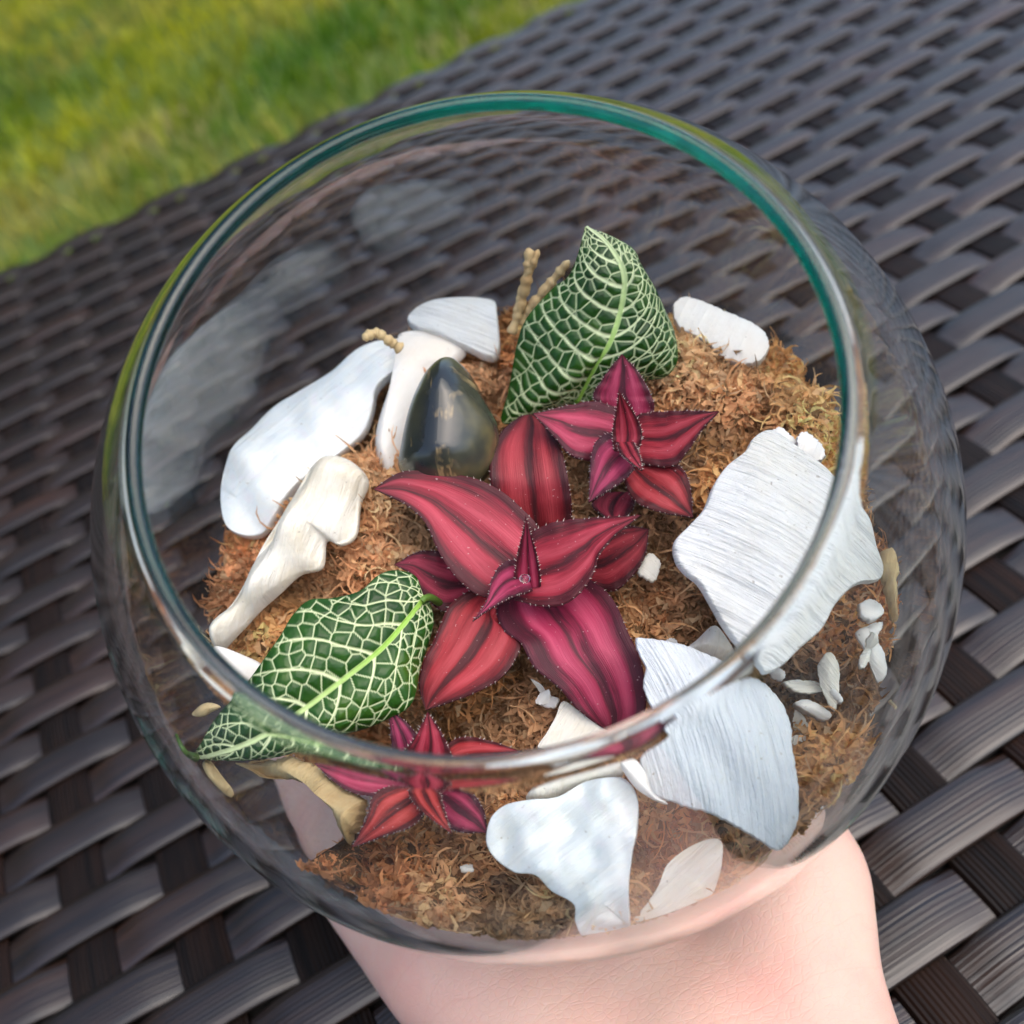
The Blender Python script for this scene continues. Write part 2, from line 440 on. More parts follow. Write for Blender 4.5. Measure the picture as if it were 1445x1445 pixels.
def make_table():
    root = empty('wicker_table', Matrix.Translation((.1, .1, LAWN_Z)))
    tag(root, 'dark brown synthetic rattan table woven from wide flat ribbed strands', 'table')
    inv = root.matrix_world.inverted()
    # weft meshes of both parities: local x from 0
    n = (I1 - I0 + 1) * 8 + 1
    xs = np.linspace(XA, XZ, n)
    weft = []
    for par in (0, 1):
        c = -np.cos(math.pi * ((xs - X0) / PA + par))      # -1 where the warp lies on top
        z = AMP * 1.35 * np.clip(flat(c, .42, 1.6), -1.15, 1)
        path = np.stack([xs, np.zeros(n), z], 1)
        dz = np.gradient(z, xs); nr = np.stack([-dz, np.zeros(n), np.ones(n)], 1); nr /= np.linalg.norm(nr, axis=1)[:, None]
        P, f, uv = ribbon(path, np.tile([0, 1., 0], (n, 1)), nr, PB * .985, xs * 4)
        weft.append(build('weft_strand', P, f, RATTAN, uv=uv, link=False))
    for j in range(J0, J1 + 1):
        o = bpy.data.objects.new('weft_strand', weft[(j % 2)]); COL.objects.link(o)
        o.parent = root
        o.matrix_world = Matrix.Translation((random.uniform(-.0004, .0004), Y0 + j * PB + random.uniform(-.00025, .00025), 0)) @ Matrix.Rotation(random.uniform(-.0006, .0006), 4, 'Z')
    # warp meshes: along y, then down over the table edge
    ny = (J1 - J0 + 1) * 8 + 1
    ys = np.linspace(YA, Y_EDGE - .006, ny)
    rb, drop = .006, .075
    warp = []
    for par in (0, 1):
        c = np.cos(math.pi * ((ys - Y0) / PB + par))
        z = AMP * .35 * c * np.clip((Y_EDGE - .006 - ys) / PB, 0, 1)
        path = np.stack([np.zeros(ny), ys, z], 1)
        dz = np.gradient(z, ys); nr = np.stack([np.zeros(ny), -dz, np.ones(ny)], 1); nr /= np.linalg.norm(nr, axis=1)[:, None]
        a = np.linspace(0, math.pi / 2, 8)[1:]
        arc = np.stack([0 * a, Y_EDGE - rb + rb * np.sin(a), -rb + rb * np.cos(a)], 1)
        an = np.stack([0 * a, np.sin(a), np.cos(a)], 1)
        dn = np.array([[0, Y_EDGE, -.03], [0, Y_EDGE, -drop]])
        path = np.r_[path, arc, dn]; nr = np.r_[nr, an, np.tile([0, 1., 0], (2, 1))]
        v = np.r_[0, np.cumsum(np.linalg.norm(np.diff(path, axis=0), axis=1))]
        P, f, uv = ribbon(path, np.tile([1., 0, 0], (len(path), 1)), nr, SW, v * 4)
        warp.append(build('warp_strand', P, f, RATTAN_WARP, uv=uv, link=False))
    for i in range(I0, I1 + 1):
        o = bpy.data.objects.new('warp_strand', warp[(i % 2)]); COL.objects.link(o)
        o.parent = root
        o.matrix_world = Matrix.Translation((X0 + i * PA + random.uniform(-.0004, .0004), 0, 0)) @ Matrix.Rotation(random.uniform(-.0005, .0005), 4, 'Z')
    # dark panel added under the weave so its gaps read black; rim frame, legs
    def box(name, x0, x1, y0, y1, z0, z1, mat=DARK):
        b = .004
        v, f = [], []
        prof = [(z0, b), (z0 + b, 0), (z1 - b, 0), (z1, b)]
        for z, ins in prof:
            v += [(x0 + ins, y0 + ins, z), (x1 - ins, y0 + ins, z), (x1 - ins, y1 - ins, z), (x0 + ins, y1 - ins, z)]
        for r in range(3):
            for k in range(4):
                f.append((r * 4 + k, r * 4 + (k + 1) % 4, r * 4 + 4 + (k + 1) % 4, r * 4 + 4 + k))
        f += [(3, 2, 1, 0), (12, 13, 14, 15)]
        o = build(name, v, f, mat, parent=root, smooth=False)
        o.matrix_world = Matrix.Identity(4)
        return o
    box('dark_gap_backing', XA, XZ, YA, Y_EDGE - .004, -.02, -.0032)
    box('frame_rail', XA, XZ, Y_EDGE - .03, Y_EDGE - .003, -.08, -.021)
    box('frame_rail', XA, XZ, YA + .001, YA + .03, -.08, -.021)
    for lx in (XA + .01, XZ - .06):
        for ly in (YA + .031, Y_EDGE - .082):
            box('leg', lx, lx + .05, ly, ly + .05, LAWN_Z, -.0205)
make_table()

# ------------------------------------------------------------------ bowl coordinates
RIN = .955 * R
def pray(px, py): return np.array([px - 722.5, 722.5 - py, -F])
def blocal(v): return np.stack([XB, YB, AX]) @ (v - CC)
def loc(px, py, h, lim=.945):
    """pixel of the photograph at height h (in radii) of the bowl -> bowl coordinates in metres; raised until inside the glass"""
    r = pray(px, py)
    q = blocal(r * ((AX @ CC + h * R) / (r @ AX)))
    if np.linalg.norm(q) > lim * R:
        u = r / np.linalg.norm(r); b = u @ CC
        disc = b * b - CC @ CC + (lim * R) ** 2
        if disc >= 0: q = blocal(u * (b + math.sqrt(disc)))
        else:
            q = blocal(u * b); q = q / np.linalg.norm(q) * lim * R
    return q
def wall(px, py, rad=.93):
    """where the line of sight leaves the inside of the bowl"""
    r = pray(px, py); r = r / np.linalg.norm(r)
    b = r @ CC; disc = b * b - CC @ CC + (rad * R) ** 2
    return blocal(r * (b + math.sqrt(max(disc, 0))))

# ------------------------------------------------------------------ moss bed
BOUND = [(300, 840), (305, 905), (345, 1000), (420, 1070), (535, 1105), (545, 1160), (535, 1200), (420, 1225), (440, 1262), (520, 1290), (620, 1312), (720, 1326), (830, 1330),
         (940, 1290), (1040, 1245), (1090, 1232), (1165, 1165), (1215, 1085), (1238, 1000), (1250, 900), (1262, 820), (1225, 720), (1185, 640), (1150, 560),
         (1110, 520), (1040, 490), (960, 450), (880, 430), (800, 425), (740, 425), (680, 468), (590, 490), (540, 535), (465, 600), (385, 690), (330, 780)]
CTRL = [wall(*p) for p in BOUND]
INNER = [(735, 810, -.22), (870, 640, -.16), (640, 560, -.2), (1000, 620, -.10), (1080, 560, -.12), (1140, 570, -.10), (900, 850, -.22), (960, 780, -.18), (450, 770, -.14), (330, 830, -.16),
         (560, 720, -.15), (700, 1010, -.25), (705, 490, -.34), (745, 470, -.22), (990, 500, -.12), (1180, 900, -.18), (1200, 1010, -.2), (1100, 980, -.26), (1000, 1190, -.18), (700, 1230, -.2), (550, 1220, -.22), (920, 1180, -.16), (1060, 1210, -.2), (420, 900, -.16)]
CTRL += [loc(*p) for p in INNER]
for p_ in ((455, 1140), (490, 1150), (430, 1110), (410, 1150), (470, 1175)):          # a bare pocket: the palm shows through the glass
    w_ = wall(*p_); CTRL += [w_ - np.array([0, 0, .34 * R])] * 2
CTRL = np.array(CTRL)
NT = 150
_a = rng.uniform(0, 2 * math.pi, NT); _r = .93 * R * np.sqrt(rng.uniform(0, 1, NT))
TUFT = np.stack([_r * np.cos(_a), _r * np.sin(_a)], 1)
TUFT_S = rng.uniform(.55, 1.25, NT)
def tuft(x, y):
    d = np.sqrt((x[..., None] - TUFT[:, 0]) ** 2 + (y[..., None] - TUFT[:, 1]) ** 2)
    k = d.argmin(-1)
    return k, np.take_along_axis(d, k[..., None], -1)[..., 0]
def moss_h(x, y):
    x = np.asarray(x, float); y = np.asarray(y, float)
    d2 = (x[..., None] - CTRL[:, 0]) ** 2 + (y[..., None] - CTRL[:, 1]) ** 2 + (.002) ** 2
    w = d2 ** -1.9
    h = (w * CTRL[:, 2]).sum(-1) / w.sum(-1)
    k = 1 / .0042
    b = np.sin(x * k + 1.3) * np.cos(y * k * 1.1 - .4) + .6 * np.sin((x + y) * k * 1.9 + .5) + .5 * np.cos((x - 1.4 * y) * k * 2.7)
    k_, dd = tuft(x, y)
    return h + .0004 * b + TUFT_S[k_] * (.0032 * np.clip(1 - (dd / .0046) ** 2, 0, 1) - .0018)

def make_moss():
    nt, nr = 160, 46
    th = np.linspace(0, 2 * math.pi, nt, endpoint=False)
    lo, hi = np.full(nt, .3 * R), np.full(nt, .95 * R)
    for _ in range(30):
        m = (lo + hi) / 2; h = moss_h(m * np.cos(th), m * np.sin(th))
        inside = m * m + h * h < (.935 * R) ** 2
        lo = np.where(inside, m, lo); hi = np.where(inside, hi, m)
    rm = lo
    k = np.linspace(0, 1, nr)[1:]
    X = (k[:, None] * rm) * np.cos(th); Y = (k[:, None] * rm) * np.sin(th)
    top = np.stack([X, Y, moss_h(X, Y)], -1)
    rings = [top]
    edge_h = top[-1, :, 2]
    e_ang = np.arcsin(np.clip(edge_h / (.935 * R), -1, 1))
    for f_ in (.12, .3, .6):
        a = e_ang + (-math.pi / 2 - e_ang) * f_
        rings.append(np.stack([.935 * R * np.cos(a) * np.cos(th), .935 * R * np.cos(a) * np.sin(th), np.maximum(.935 * R * np.sin(a), -.86 * R)], -1)[None])
    V = np.concatenate(rings).reshape(-1, 3)
    nrr = nr - 1 + 3
    f = grid_faces(nrr, nt, closed=True).tolist()
    V = np.r_[V, [[0, 0, float(moss_h(np.zeros(1), np.zeros(1))[0])]], [[0, 0, -.86 * R]]]
    c0, c1 = len(V) - 2, len(V) - 1
    f += [(c0, i, (i + 1) % nt) for i in range(nt)]
    f += [(c1, (nrr - 1) * nt + (i + 1) % nt, (nrr - 1) * nt + i) for i in range(nt)]
    bed_v, bed_f = V, f
    # fibres: curly flattened shoots lying on the bed
    n = 40000
    r = np.sqrt(rng.uniform(0, 1, n)); a = rng.uniform(0, 2 * math.pi, n)
    ri = np.interp(a, np.r_[th, 2 * math.pi], np.r_[rm, rm[0]])
    r = np.where(rng.uniform(0, 1, n) < .16, rng.uniform(.93, 1.0, n), r)
    x, y = r * ri * np.cos(a), r * ri * np.sin(a)
    z = moss_h(x, y)
    # colour zones of the dried moss; the darkest paints shade below the big rosette
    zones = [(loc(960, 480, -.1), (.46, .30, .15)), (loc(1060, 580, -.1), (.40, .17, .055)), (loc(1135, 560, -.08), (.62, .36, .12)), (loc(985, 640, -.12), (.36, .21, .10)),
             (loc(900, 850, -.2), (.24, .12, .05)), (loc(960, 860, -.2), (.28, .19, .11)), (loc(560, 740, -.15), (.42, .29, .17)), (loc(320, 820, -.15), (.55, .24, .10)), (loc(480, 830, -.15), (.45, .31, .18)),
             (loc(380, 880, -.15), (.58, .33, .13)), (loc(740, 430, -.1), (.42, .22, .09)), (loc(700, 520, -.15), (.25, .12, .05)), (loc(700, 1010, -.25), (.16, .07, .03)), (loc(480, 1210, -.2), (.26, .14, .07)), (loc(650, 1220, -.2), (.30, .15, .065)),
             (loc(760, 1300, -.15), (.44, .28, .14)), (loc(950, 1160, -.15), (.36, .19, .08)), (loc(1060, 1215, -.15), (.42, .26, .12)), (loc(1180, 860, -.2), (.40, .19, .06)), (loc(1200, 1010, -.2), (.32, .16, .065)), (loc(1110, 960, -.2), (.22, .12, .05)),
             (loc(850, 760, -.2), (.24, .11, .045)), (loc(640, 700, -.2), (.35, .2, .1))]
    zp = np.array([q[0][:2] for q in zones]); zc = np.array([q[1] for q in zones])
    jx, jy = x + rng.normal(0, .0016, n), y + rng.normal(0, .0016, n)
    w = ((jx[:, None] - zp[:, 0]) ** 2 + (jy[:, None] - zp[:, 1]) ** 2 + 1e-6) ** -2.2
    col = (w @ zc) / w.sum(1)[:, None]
    tk, td = tuft(x, y)
    pal = np.array([[.52, .37, .21], [.46, .30, .15], [.42, .19, .07], [.30, .15, .065], [.55, .32, .12], [.36, .26, .16]])
    tc = pal[rng.choice(6, NT, p=[.26, .22, .16, .12, .10, .14])] * rng.uniform(.8, 1.15, (NT, 1))
    col = (col * .55 + tc[tk] * .45) * np.array([1.62, 1.48, 1.42]) + .02
    col *= np.clip(1.15 - .5 * (td / .0045) ** 2, .55, 1.2)[:, None]      # shoots darker with distance from the tuft centre
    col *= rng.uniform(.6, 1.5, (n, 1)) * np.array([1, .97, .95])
    pale = rng.uniform(0, 1, (n, 1)) < .09
    col = np.where(pale, col * .35 + np.array([.62, .45, .27]) * .65, col)
    seg = 5
    flake = rng.uniform(0, 1, n) < .68
    L = np.where(flake, rng.uniform(.0012, .0034, n), rng.uniform(.0028, .0070, n))
    # shoots of one clump share a direction, so the bed reads as tufts
    ca = 2.2 * np.sin(x / .0045 + 1.1) + 2.0 * np.cos(y / .0039 - .6) + 1.5 * np.sin((x + y) / .0027)
    az = np.arctan2(y - TUFT[tk, 1], x - TUFT[tk, 0]) + .9 * np.sin(ca) + rng.normal(0, .6, n)
    el = rng.uniform(-.15, .9, n) * np.clip(1.3 - td / .0035, .2, 1.2)
    curl = rng.normal(0, 2.3, n); bend = rng.normal(-.5, 1.1, n)
    wd = np.where(flake, rng.uniform(.00028, .00068, n), rng.uniform(.00011, .00026, n))
    pos = np.stack([x, y, z + rng.uniform(-.0004, .0011, n)], 1)
    P = np.zeros((n, seg + 1, 2, 3))
    for s in range(seg + 1):
        dirv = np.stack([np.cos(az) * np.cos(el), np.sin(az) * np.cos(el), np.sin(el)], 1)
        tw = az + 1.2 * np.sin(s * 1.1 + curl)
        side = np.stack([-np.sin(tw), np.cos(tw), .4 * np.sin(curl + s)], 1)
        wk = wd * (1 - .75 * abs(s / seg - .35) ** 1.5 * 1.6)
        wk = np.maximum(wk, .00005)
        P[:, s, 0] = pos - side * wk[:, None]; P[:, s, 1] = pos + side * wk[:, None]
        pos = pos + dirv * (L / seg)[:, None]
        rr = np.linalg.norm(pos, axis=1); over = np.maximum(rr / (.945 * R), 1)
        pos = pos / over[:, None]
        az = az + curl / seg * 1.6; el = el + bend / seg * 1.4
    rr = np.linalg.norm(P, axis=-1, keepdims=True); P = P / np.maximum(rr / (.958 * R), 1)
    FV = P.reshape(-1, 3)
    b = (np.arange(n) * (seg + 1) * 2)[:, None, None]
    q = np.arange(seg)[None, :, None] * 2 + np.array([0, 1, 3, 2])[None, None, :]
    FF = (b + q).reshape(-1, 4)
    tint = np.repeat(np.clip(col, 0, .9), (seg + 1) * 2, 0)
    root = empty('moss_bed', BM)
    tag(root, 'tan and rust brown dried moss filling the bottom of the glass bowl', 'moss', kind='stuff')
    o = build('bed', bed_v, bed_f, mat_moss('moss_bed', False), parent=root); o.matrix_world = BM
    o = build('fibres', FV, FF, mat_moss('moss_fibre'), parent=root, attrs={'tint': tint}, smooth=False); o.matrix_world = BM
    o['kind'] = 'stuff'
make_moss()

# ------------------------------------------------------------------ shells and pebble
def smooth_closed(pts, n):
    p = np.asarray(pts, float)
    m = len(p)
    seg = np.linalg.norm(np.roll(p, -1, 0) - p, axis=1); u = np.r_[0, np.cumsum(seg)]
    s = np.linspace(0, u[-1], n, endpoint=False)
    k = np.clip(np.searchsorted(u, s, side='right') - 1, 0, m - 1); f = ((s - u[k]) / seg[k])[:, None]
    p0, p1, p2, p3 = p[(k - 1) % m], p[k], p[(k + 1) % m], p[(k + 2) % m]
    return .5 * ((2 * p1) + (p2 - p0) * f + (2 * p0 - 5 * p1 + 4 * p2 - p3) * f ** 2 + (3 * p1 - p0 - 3 * p2 + p3) * f ** 3)

def lumps(rel, a, seed):
    """uneven relief from many crossing waves, slightly drawn out along the growth lines"""
    g = np.random.default_rng(int(seed * 100) + 5); o = 0
    for k in range(9):
        wl = g.uniform(40, 210); an = g.uniform(0, math.pi); ph = g.uniform(0, 6.3)
        o = o + (wl / 60) * np.sin((rel[:, 0] * math.cos(an) + rel[:, 1] * math.sin(an)) * 2 * math.pi / wl + ph + .8 * np.sin(a / 23 + ph))
    return .55 * o

def pebbly(name, label, cat, outline, h, slope=(0, 0), dome=.0, thick=.0012, spine=None, ridge=0.0, mat=None, n=110, rings=22,
           wave=0.0, jag=0.0, group=None, power=2.0, bottom=1.0, curve=0.0, plate=False):
    """a free-form plate: outline traced in the photograph, laid at bowl height h (radii) with a slope per 100 px,
    domed by `dome` metres, `thick` metres thick; UV.x runs along direction `ridge` (radians in the picture)"""
    P2 = smooth_closed(outline, n)
    c = P2.mean(0)
    if jag:
        nz = sum(np.sin(np.arange(n) * f_ + ph) for f_, ph in ((1.7, .3), (2.9, 1.1), (.83, 2.2)))
        P2 = P2 + (P2 - c) / np.linalg.norm(P2 - c, axis=1)[:, None] * (nz * jag)[:, None]
    if spine is None: M2 = np.tile(c, (n, 1))
    else:
        A, B = np.array(spine[0], float), np.array(spine[1], float); ab = B - A
        t = np.clip(((P2 - A) @ ab) / (ab @ ab), 0, 1); M2 = A + t[:, None] * ab
    def to3(p): return np.array([loc(q[0], q[1], h + slope[0] * (q[0] - c[0]) / 100 + slope[1] * (q[1] - c[1]) / 100) for q in p])
    E3, M3 = to3(P2), to3(M2)
    nv = np.zeros(3); cc = E3.mean(0)
    for i in range(n): nv += np.cross(E3[i] - cc, E3[(i + 1) % n] - cc)
    nv /= np.linalg.norm(nv)
    if nv[2] < 0: nv = -nv
    ss = np.linspace(0, 1, rings) ** 1.7
    dirv = np.array([math.cos(ridge), math.sin(ridge)])
    seed = (outline[0][0] * 13.7 + outline[0][1] * 7.1) % 100
    cov = np.cov((P2 - c).T); ev, evec = np.linalg.eigh(cov)
    ax1, ax2 = evec[:, 0], evec[:, 1]                      # short and long axis of the piece
    w1, w2 = np.abs((P2 - c) @ ax1).max(), np.abs((P2 - c) @ ax2).max()
    def layer(sgn):
        out_v, out_uv = [], []
        for s in ss:
            q3 = E3 * (1 - s) + M3 * s; q2 = P2 * (1 - s) + M2 * s
            zz = dome * (1 - (1 - s) ** power)
            e = min(s / (.035 if plate else .09), 1)
            edge = thick * .5 * math.sqrt(1 - (1 - e) ** 2)
            rel = q2 - c
            if plate:
                zz = dome * (1.0 - .8 * (rel @ ax1 / w1) ** 2 - .35 * (rel @ ax2 / w2) ** 2)
            a = rel @ dirv + curve * ((rel @ np.array([-dirv[1], dirv[0]])) / 100) ** 2
            wv = wave * lumps(rel, a, seed) * e
            off = (zz + wv + edge) if sgn > 0 else ((zz + wv) * bottom - edge)
            out_v.append(q3 + nv * np.reshape(off, (-1, 1)) * np.ones((n, 1)))
            out_uv.append(np.stack([a / 100, (rel @ np.array([-dirv[1], dirv[0]])) / 100], 1))
        return np.concatenate(out_v), np.concatenate(out_uv)
    vt, ut = layer(1); vb, ub = layer(-1)
    V = np.r_[vt, vb]; UVs = np.r_[ut, ub]
    rr = np.linalg.norm(V, axis=1); V = V / np.maximum(rr / (.962 * R), 1)[:, None]
    ft = grid_faces(rings, n, closed=True)
    f = ft.tolist() + ft[:, ::-1].__add__(rings * n).tolist()
    base = cc - nv * thick
    mw = BM @ Matrix.Translation(base)
    # orient outwards
    f2 = f
    o = build(name, V - base, f2, mat, mw=mw, uv=UVs)
    me = o.data
    import bmesh
    bm = bmesh.new(); bm.from_mesh(me); bmesh.ops.remove_doubles(bm, verts=bm.verts, dist=2e-6)
    bmesh.ops.recalc_face_normals(bm, faces=bm.faces); bm.to_mesh(me); bm.free()
    me.polygons.foreach_set('use_smooth', np.ones(len(me.polygons), dtype=bool))
    tag(o, label, cat, group)
    return o

def cz(ox, oy, s): return lambda pts: [(ox + x / s, oy + y / s) for x, y in pts]
c1, c2, c3, c4, c5, c6 = cz(500, 480, 2.627), cz(100, 380, 2.408), cz(650, 280, 2.408), cz(850, 580, 2.627), cz(200, 780, 2.627), cz(600, 900, 2.223)

SH_NACRE = mat_shell('shell_nacre', (.76, .77, .76), (.69, .73, .74), 7, .35, .3, .5, True)
SH_WHITE = mat_shell('shell_striated', (.78, .78, .76), (.74, .72, .66), 9, .9, .5)
SH_GREY = mat_shell('shell_blue_white', (.72, .75, .77), (.66, .70, .74), 9, .75, .5)
SH_CREAM = mat_shell('shell_cream', (.80, .77, .69), (.72, .65, .50), 8, .5, .45)
SH_SMOOTH = mat_shell('shell_smooth', (.76, .74, .70), (.70, .64, .57), 4, .25, .4, .2)
HUSK = mat_shell('husk', (.62, .46, .24), (.45, .28, .12), 8, .5, .7)

def make_shells():
    pebbly('shell_fragment', 'long smooth arm of white shell lying behind the dark pebble', 'shell', c2([(1190, 225), (1270, 240), (1345, 280), (1300, 330), (1230, 370), (1190, 440), (1150, 580), (1120, 690), (1075, 705), (1042, 640), (1040, 570), (1062, 490), (1110, 400), (1155, 290)]),
           -.20, (0, .03), .0026, .0016, ((569, 490), (545, 640)), .6, SH_SMOOTH)
    pebbly('shell_fragment', 'chipped white shell cap perched above the pebble', 'shell', [(577, 456), (600, 437), (650, 428), (695, 428), (702, 445), (706, 500), (690, 510), (655, 495), (620, 480), (590, 470)],
           -.22, (.0, .05), .0012, .0020, None, 1.9, SH_WHITE, wave=.00008, plate=True)
    pebbly('shell_fragment', 'large wing shaped pearly blue-white shell on the rust moss', 'shell', c2([(1160, 275), (1100, 265), (1000, 300), (900, 375), (780, 440), (690, 490), (620, 560), (560, 620), (535, 690), (528, 790), (545, 890), (600, 920), (660, 912), (710, 860), (760, 790), (830, 720), (940, 632), (1010, 570), (1040, 500), (1055, 440), (1120, 370), (1155, 320)]),
           -.25, (.0, .02), .0030, .0020, ((540, 520), (345, 715)), .87, SH_NACRE, wave=.00016, plate=True, n=150, rings=30)
    pebbly('shell_fragment', 'knobbly twisted cream core of a broken shell with a long tapering spike', 'shell', c2([(895, 645), (960, 658), (1012, 720), (985, 800), (970, 905), (920, 940), (870, 925), (855, 1015), (780, 1040), (710, 1105), (630, 1175), (565, 1245), (510, 1300), (488, 1265), (500, 1205), (560, 1125), (620, 1020), (660, 930), (740, 810), (790, 720), (830, 665)]),
           -.06, (.01, .0), .0030, .0016, ((490, 680), (318, 895)), .4, SH_CREAM, wave=.00032, n=150, rings=28)
    pebbly('shell_fragment', 'pale rounded oblong shell piece behind the beige moss, beside the tall veined leaf', 'shell', c3([(722, 380), (755, 350), (810, 360), (900, 398), (1000, 440), (1042, 488), (1035, 545), (985, 575), (900, 560), (830, 500), (740, 450)]),
           -.16, (.0, -.0), .0008, .0020, ((980, 445), (1055, 490)), .5, SH_SMOOTH, plate=True, jag=.5)
    pebbly('shell_fragment', 'thin translucent white shell flake behind the top of the striated slab', 'shell', c4([(615, 95), (655, 68), (690, 95), (715, 120), (722, 175), (690, 172), (640, 130)]),
           -.02, (0, 0), .0006, .0008, None, .9, SH_SMOOTH, jag=.6, wave=.00015, plate=True)
    pebbly('shell_fragment', 'upright white shell splinter beside the thin flake, touching the beige moss', 'shell', c4([(718, 112), (752, 88), (806, 124), (820, 180), (775, 202), (728, 180)]),
           .0, (0, 0), .0006, .0010, None, .4, SH_SMOOTH, jag=.8, wave=.0002, plate=True)
    pebbly('shell_fragment', 'big white shell slab with curved growth lines, leaning against the right wall', 'shell', c4([(590, 108), (640, 130), (720, 190), (800, 250), (875, 335), (950, 400), (975, 440), (1000, 520), (1032, 590), (1015, 635), (950, 650), (890, 680), (830, 745), (780, 830), (700, 900), (640, 960), (580, 988), (545, 955), (490, 900), (430, 820), (380, 730), (340, 660), (290, 612), (262, 565), (258, 500), (310, 445), (360, 390), (392, 310), (440, 240), (505, 190), (535, 140)]),
           .10, (-.022, -.0), .0040, .0022, ((1070, 680), (1080, 860)), 2.13, SH_WHITE, wave=.00010, plate=True, n=170, rings=34, curve=-6)
    pebbly('shell_fragment', 'cream shell knob tucked under the striated slab', 'shell', c4([(312, 885), (350, 850), (405, 800), (440, 815), (490, 905), (430, 935), (350, 910)]),
           -.08, (0, 0), .0022, .0016, None, .3, SH_CREAM)
    pebbly('shell_fragment', 'blue-white fan shell with fine radiating lines and a jagged edge, below the red rosette', 'shell', [(898, 908), (930, 911), (965, 918), (1010, 936), (1060, 958), (1094, 985), (1111, 1020), (1114, 1062), (1121, 1112), (1119, 1165), (1097, 1201), (1070, 1188), (1040, 1170), (1000, 1150), (955, 1136), (915, 1118), (902, 1092), (908, 1062), (935, 1035), (917, 1000), (908, 975), (911, 950), (902, 930)],
           .045, (-.0, .0), .0042, .0018, ((985, 1000), (1050, 1120)), -.3, SH_GREY, wave=.0001, plate=True, n=170, rings=34, curve=9, jag=.5)
    pebbly('shell_fragment', 'thin bent white rib of shell beside the blue-white fan shell', 'shell', c6([(608, 380), (650, 374), (690, 420), (712, 480), (760, 520), (720, 510), (660, 470), (622, 420)]),
           .12, (0, 0), .0008, .0016, ((876, 1075), (925, 1128)), .4, SH_SMOOTH)
    pebbly('shell_fragment', 'narrow cream shell sliver lying behind the pearly front shell', 'shell', c6([(318, 505), (350, 460), (410, 418), (520, 385), (605, 372), (622, 400), (610, 440), (500, 470), (380, 520)]),
           .02, (0, .0), .0018, .0014, ((760, 1115), (865, 1085)), .2, SH_CREAM)
    pebbly('shell_fragment', 'pearly broken shell with a pointed foot pressed against the front glass', 'shell', c6([(197, 610), (215, 560), (260, 525), (330, 510), (420, 500), (500, 455), (560, 440), (625, 442), (665, 500), (668, 600), (652, 680), (640, 800), (645, 900), (620, 950), (550, 980), (512, 962), (475, 890), (470, 830), (400, 790), (352, 742), (285, 735), (225, 695), (197, 650)]),
           .05, (0, -.0), .0022, .0018, ((760, 1160), (850, 1270)), .9, SH_NACRE, wave=.00022, plate=True, n=150, rings=30)
    pebbly('shell_fragment', 'flat cream shell wedge standing beside the pointed pearly shell', 'shell', c6([(895, 632), (930, 648), (928, 720), (892, 820), (800, 882), (720, 890), (655, 893), (700, 830), (735, 770), (760, 710), (825, 660)]),
           .03, (0, 0), .0010, .0012, ((990, 1200), (930, 1280)), .8, SH_CREAM, wave=.00015, plate=True)
    pebbly('shell_fragment', 'cream triangular shell tip under the longest red leaf', 'shell', c6([(435, 200), (500, 245), (570, 292), (500, 320), (430, 345), (355, 350), (385, 300), (412, 250)]),
           -.10, (0, 0), .0010, .0014, None, .6, SH_CREAM, plate=True)
    pebbly('shell_fragment', 'pinkish shell scrap beside the spike of the twisted shell', 'shell', [(305, 912), (345, 925), (372, 942), (352, 968), (322, 955), (303, 932)],
           .0, (0, 0), .0006, .0012, None, .6, SH_SMOOTH)
    chips = [
        ('rounded white shell chip on the brown moss, above two thin flakes', c4([(945, 725), (1005, 700), (1045, 748), (1005, 790), (952, 775)]), SH_SMOOTH),
        ('tiny triangular white chip beside the long bent shell flake', c4([(985, 805), (1045, 790), (1020, 842)]), SH_SMOOTH),
        ('long bent white shell flake hugging the side wall', c4([(940, 830), (985, 808), (1030, 865), (1052, 905), (1062, 975), (1030, 1013), (1005, 960), (975, 890)]), SH_SMOOTH),
        ('lying pale petal shaped shell flake on the brown moss', c4([(665, 1012), (720, 1000), (800, 1008), (822, 1040), (745, 1055), (690, 1042)]), SH_CREAM),
        ('upright cream shell flake crossing the petal shaped flake', c4([(800, 950), (835, 902), (865, 915), (882, 965), (872, 1112), (842, 1095), (812, 1020)]), SH_CREAM),
        ('slim white shell flake pointing at the rust moss clump', c4([(705, 1100), (760, 1085), (850, 1128), (830, 1157), (765, 1135)]), SH_SMOOTH),
        ('crooked white shell splinter below the slim flake', c4([(715, 1110), (755, 1145), (782, 1212), (745, 1205), (712, 1180)]), SH_CREAM),
        ('oval white shell flake beside the fan shell edge', c4([(690, 1222), (740, 1205), (808, 1252), (745, 1282), (700, 1292)]), SH_CREAM),
        ('glossy white shell flake touching the glass below the rust moss', c4([(795, 1330), (860, 1308), (937, 1315), (905, 1380), (852, 1402), (805, 1375)]), SH_NACRE),
        ('crumbly barnacled grey-white shell lump next to the fan shell', [(1118, 1120), (1130, 1098), (1148, 1088), (1167, 1108), (1162, 1145), (1138, 1156), (1120, 1145)], SH_NACRE),
        ('cream chip between the red rosette and the striated slab', c1([(1048, 865), (1085, 798), (1132, 830), (1112, 900), (1080, 892)]), SH_CREAM),
        ('curled white shell shaving under the red rosette', c1([(655, 1258), (695, 1280), (725, 1325), (765, 1335), (742, 1372), (690, 1352), (690, 1310)]), SH_SMOOTH),
        ('small white chip showing through the front glass below the moss', [(620, 1290), (648, 1283), (657, 1300), (634, 1306)], SH_SMOOTH),
        ('tiny white chip in the brown moss under the smallest rosette', [(649, 1224), (665, 1221), (668, 1231), (654, 1234)], SH_SMOOTH),
        ('small pale chip peeping between moss and fan shell', c4([(225, 870), (262, 848), (290, 885), (262, 895)]), SH_SMOOTH),
    ]
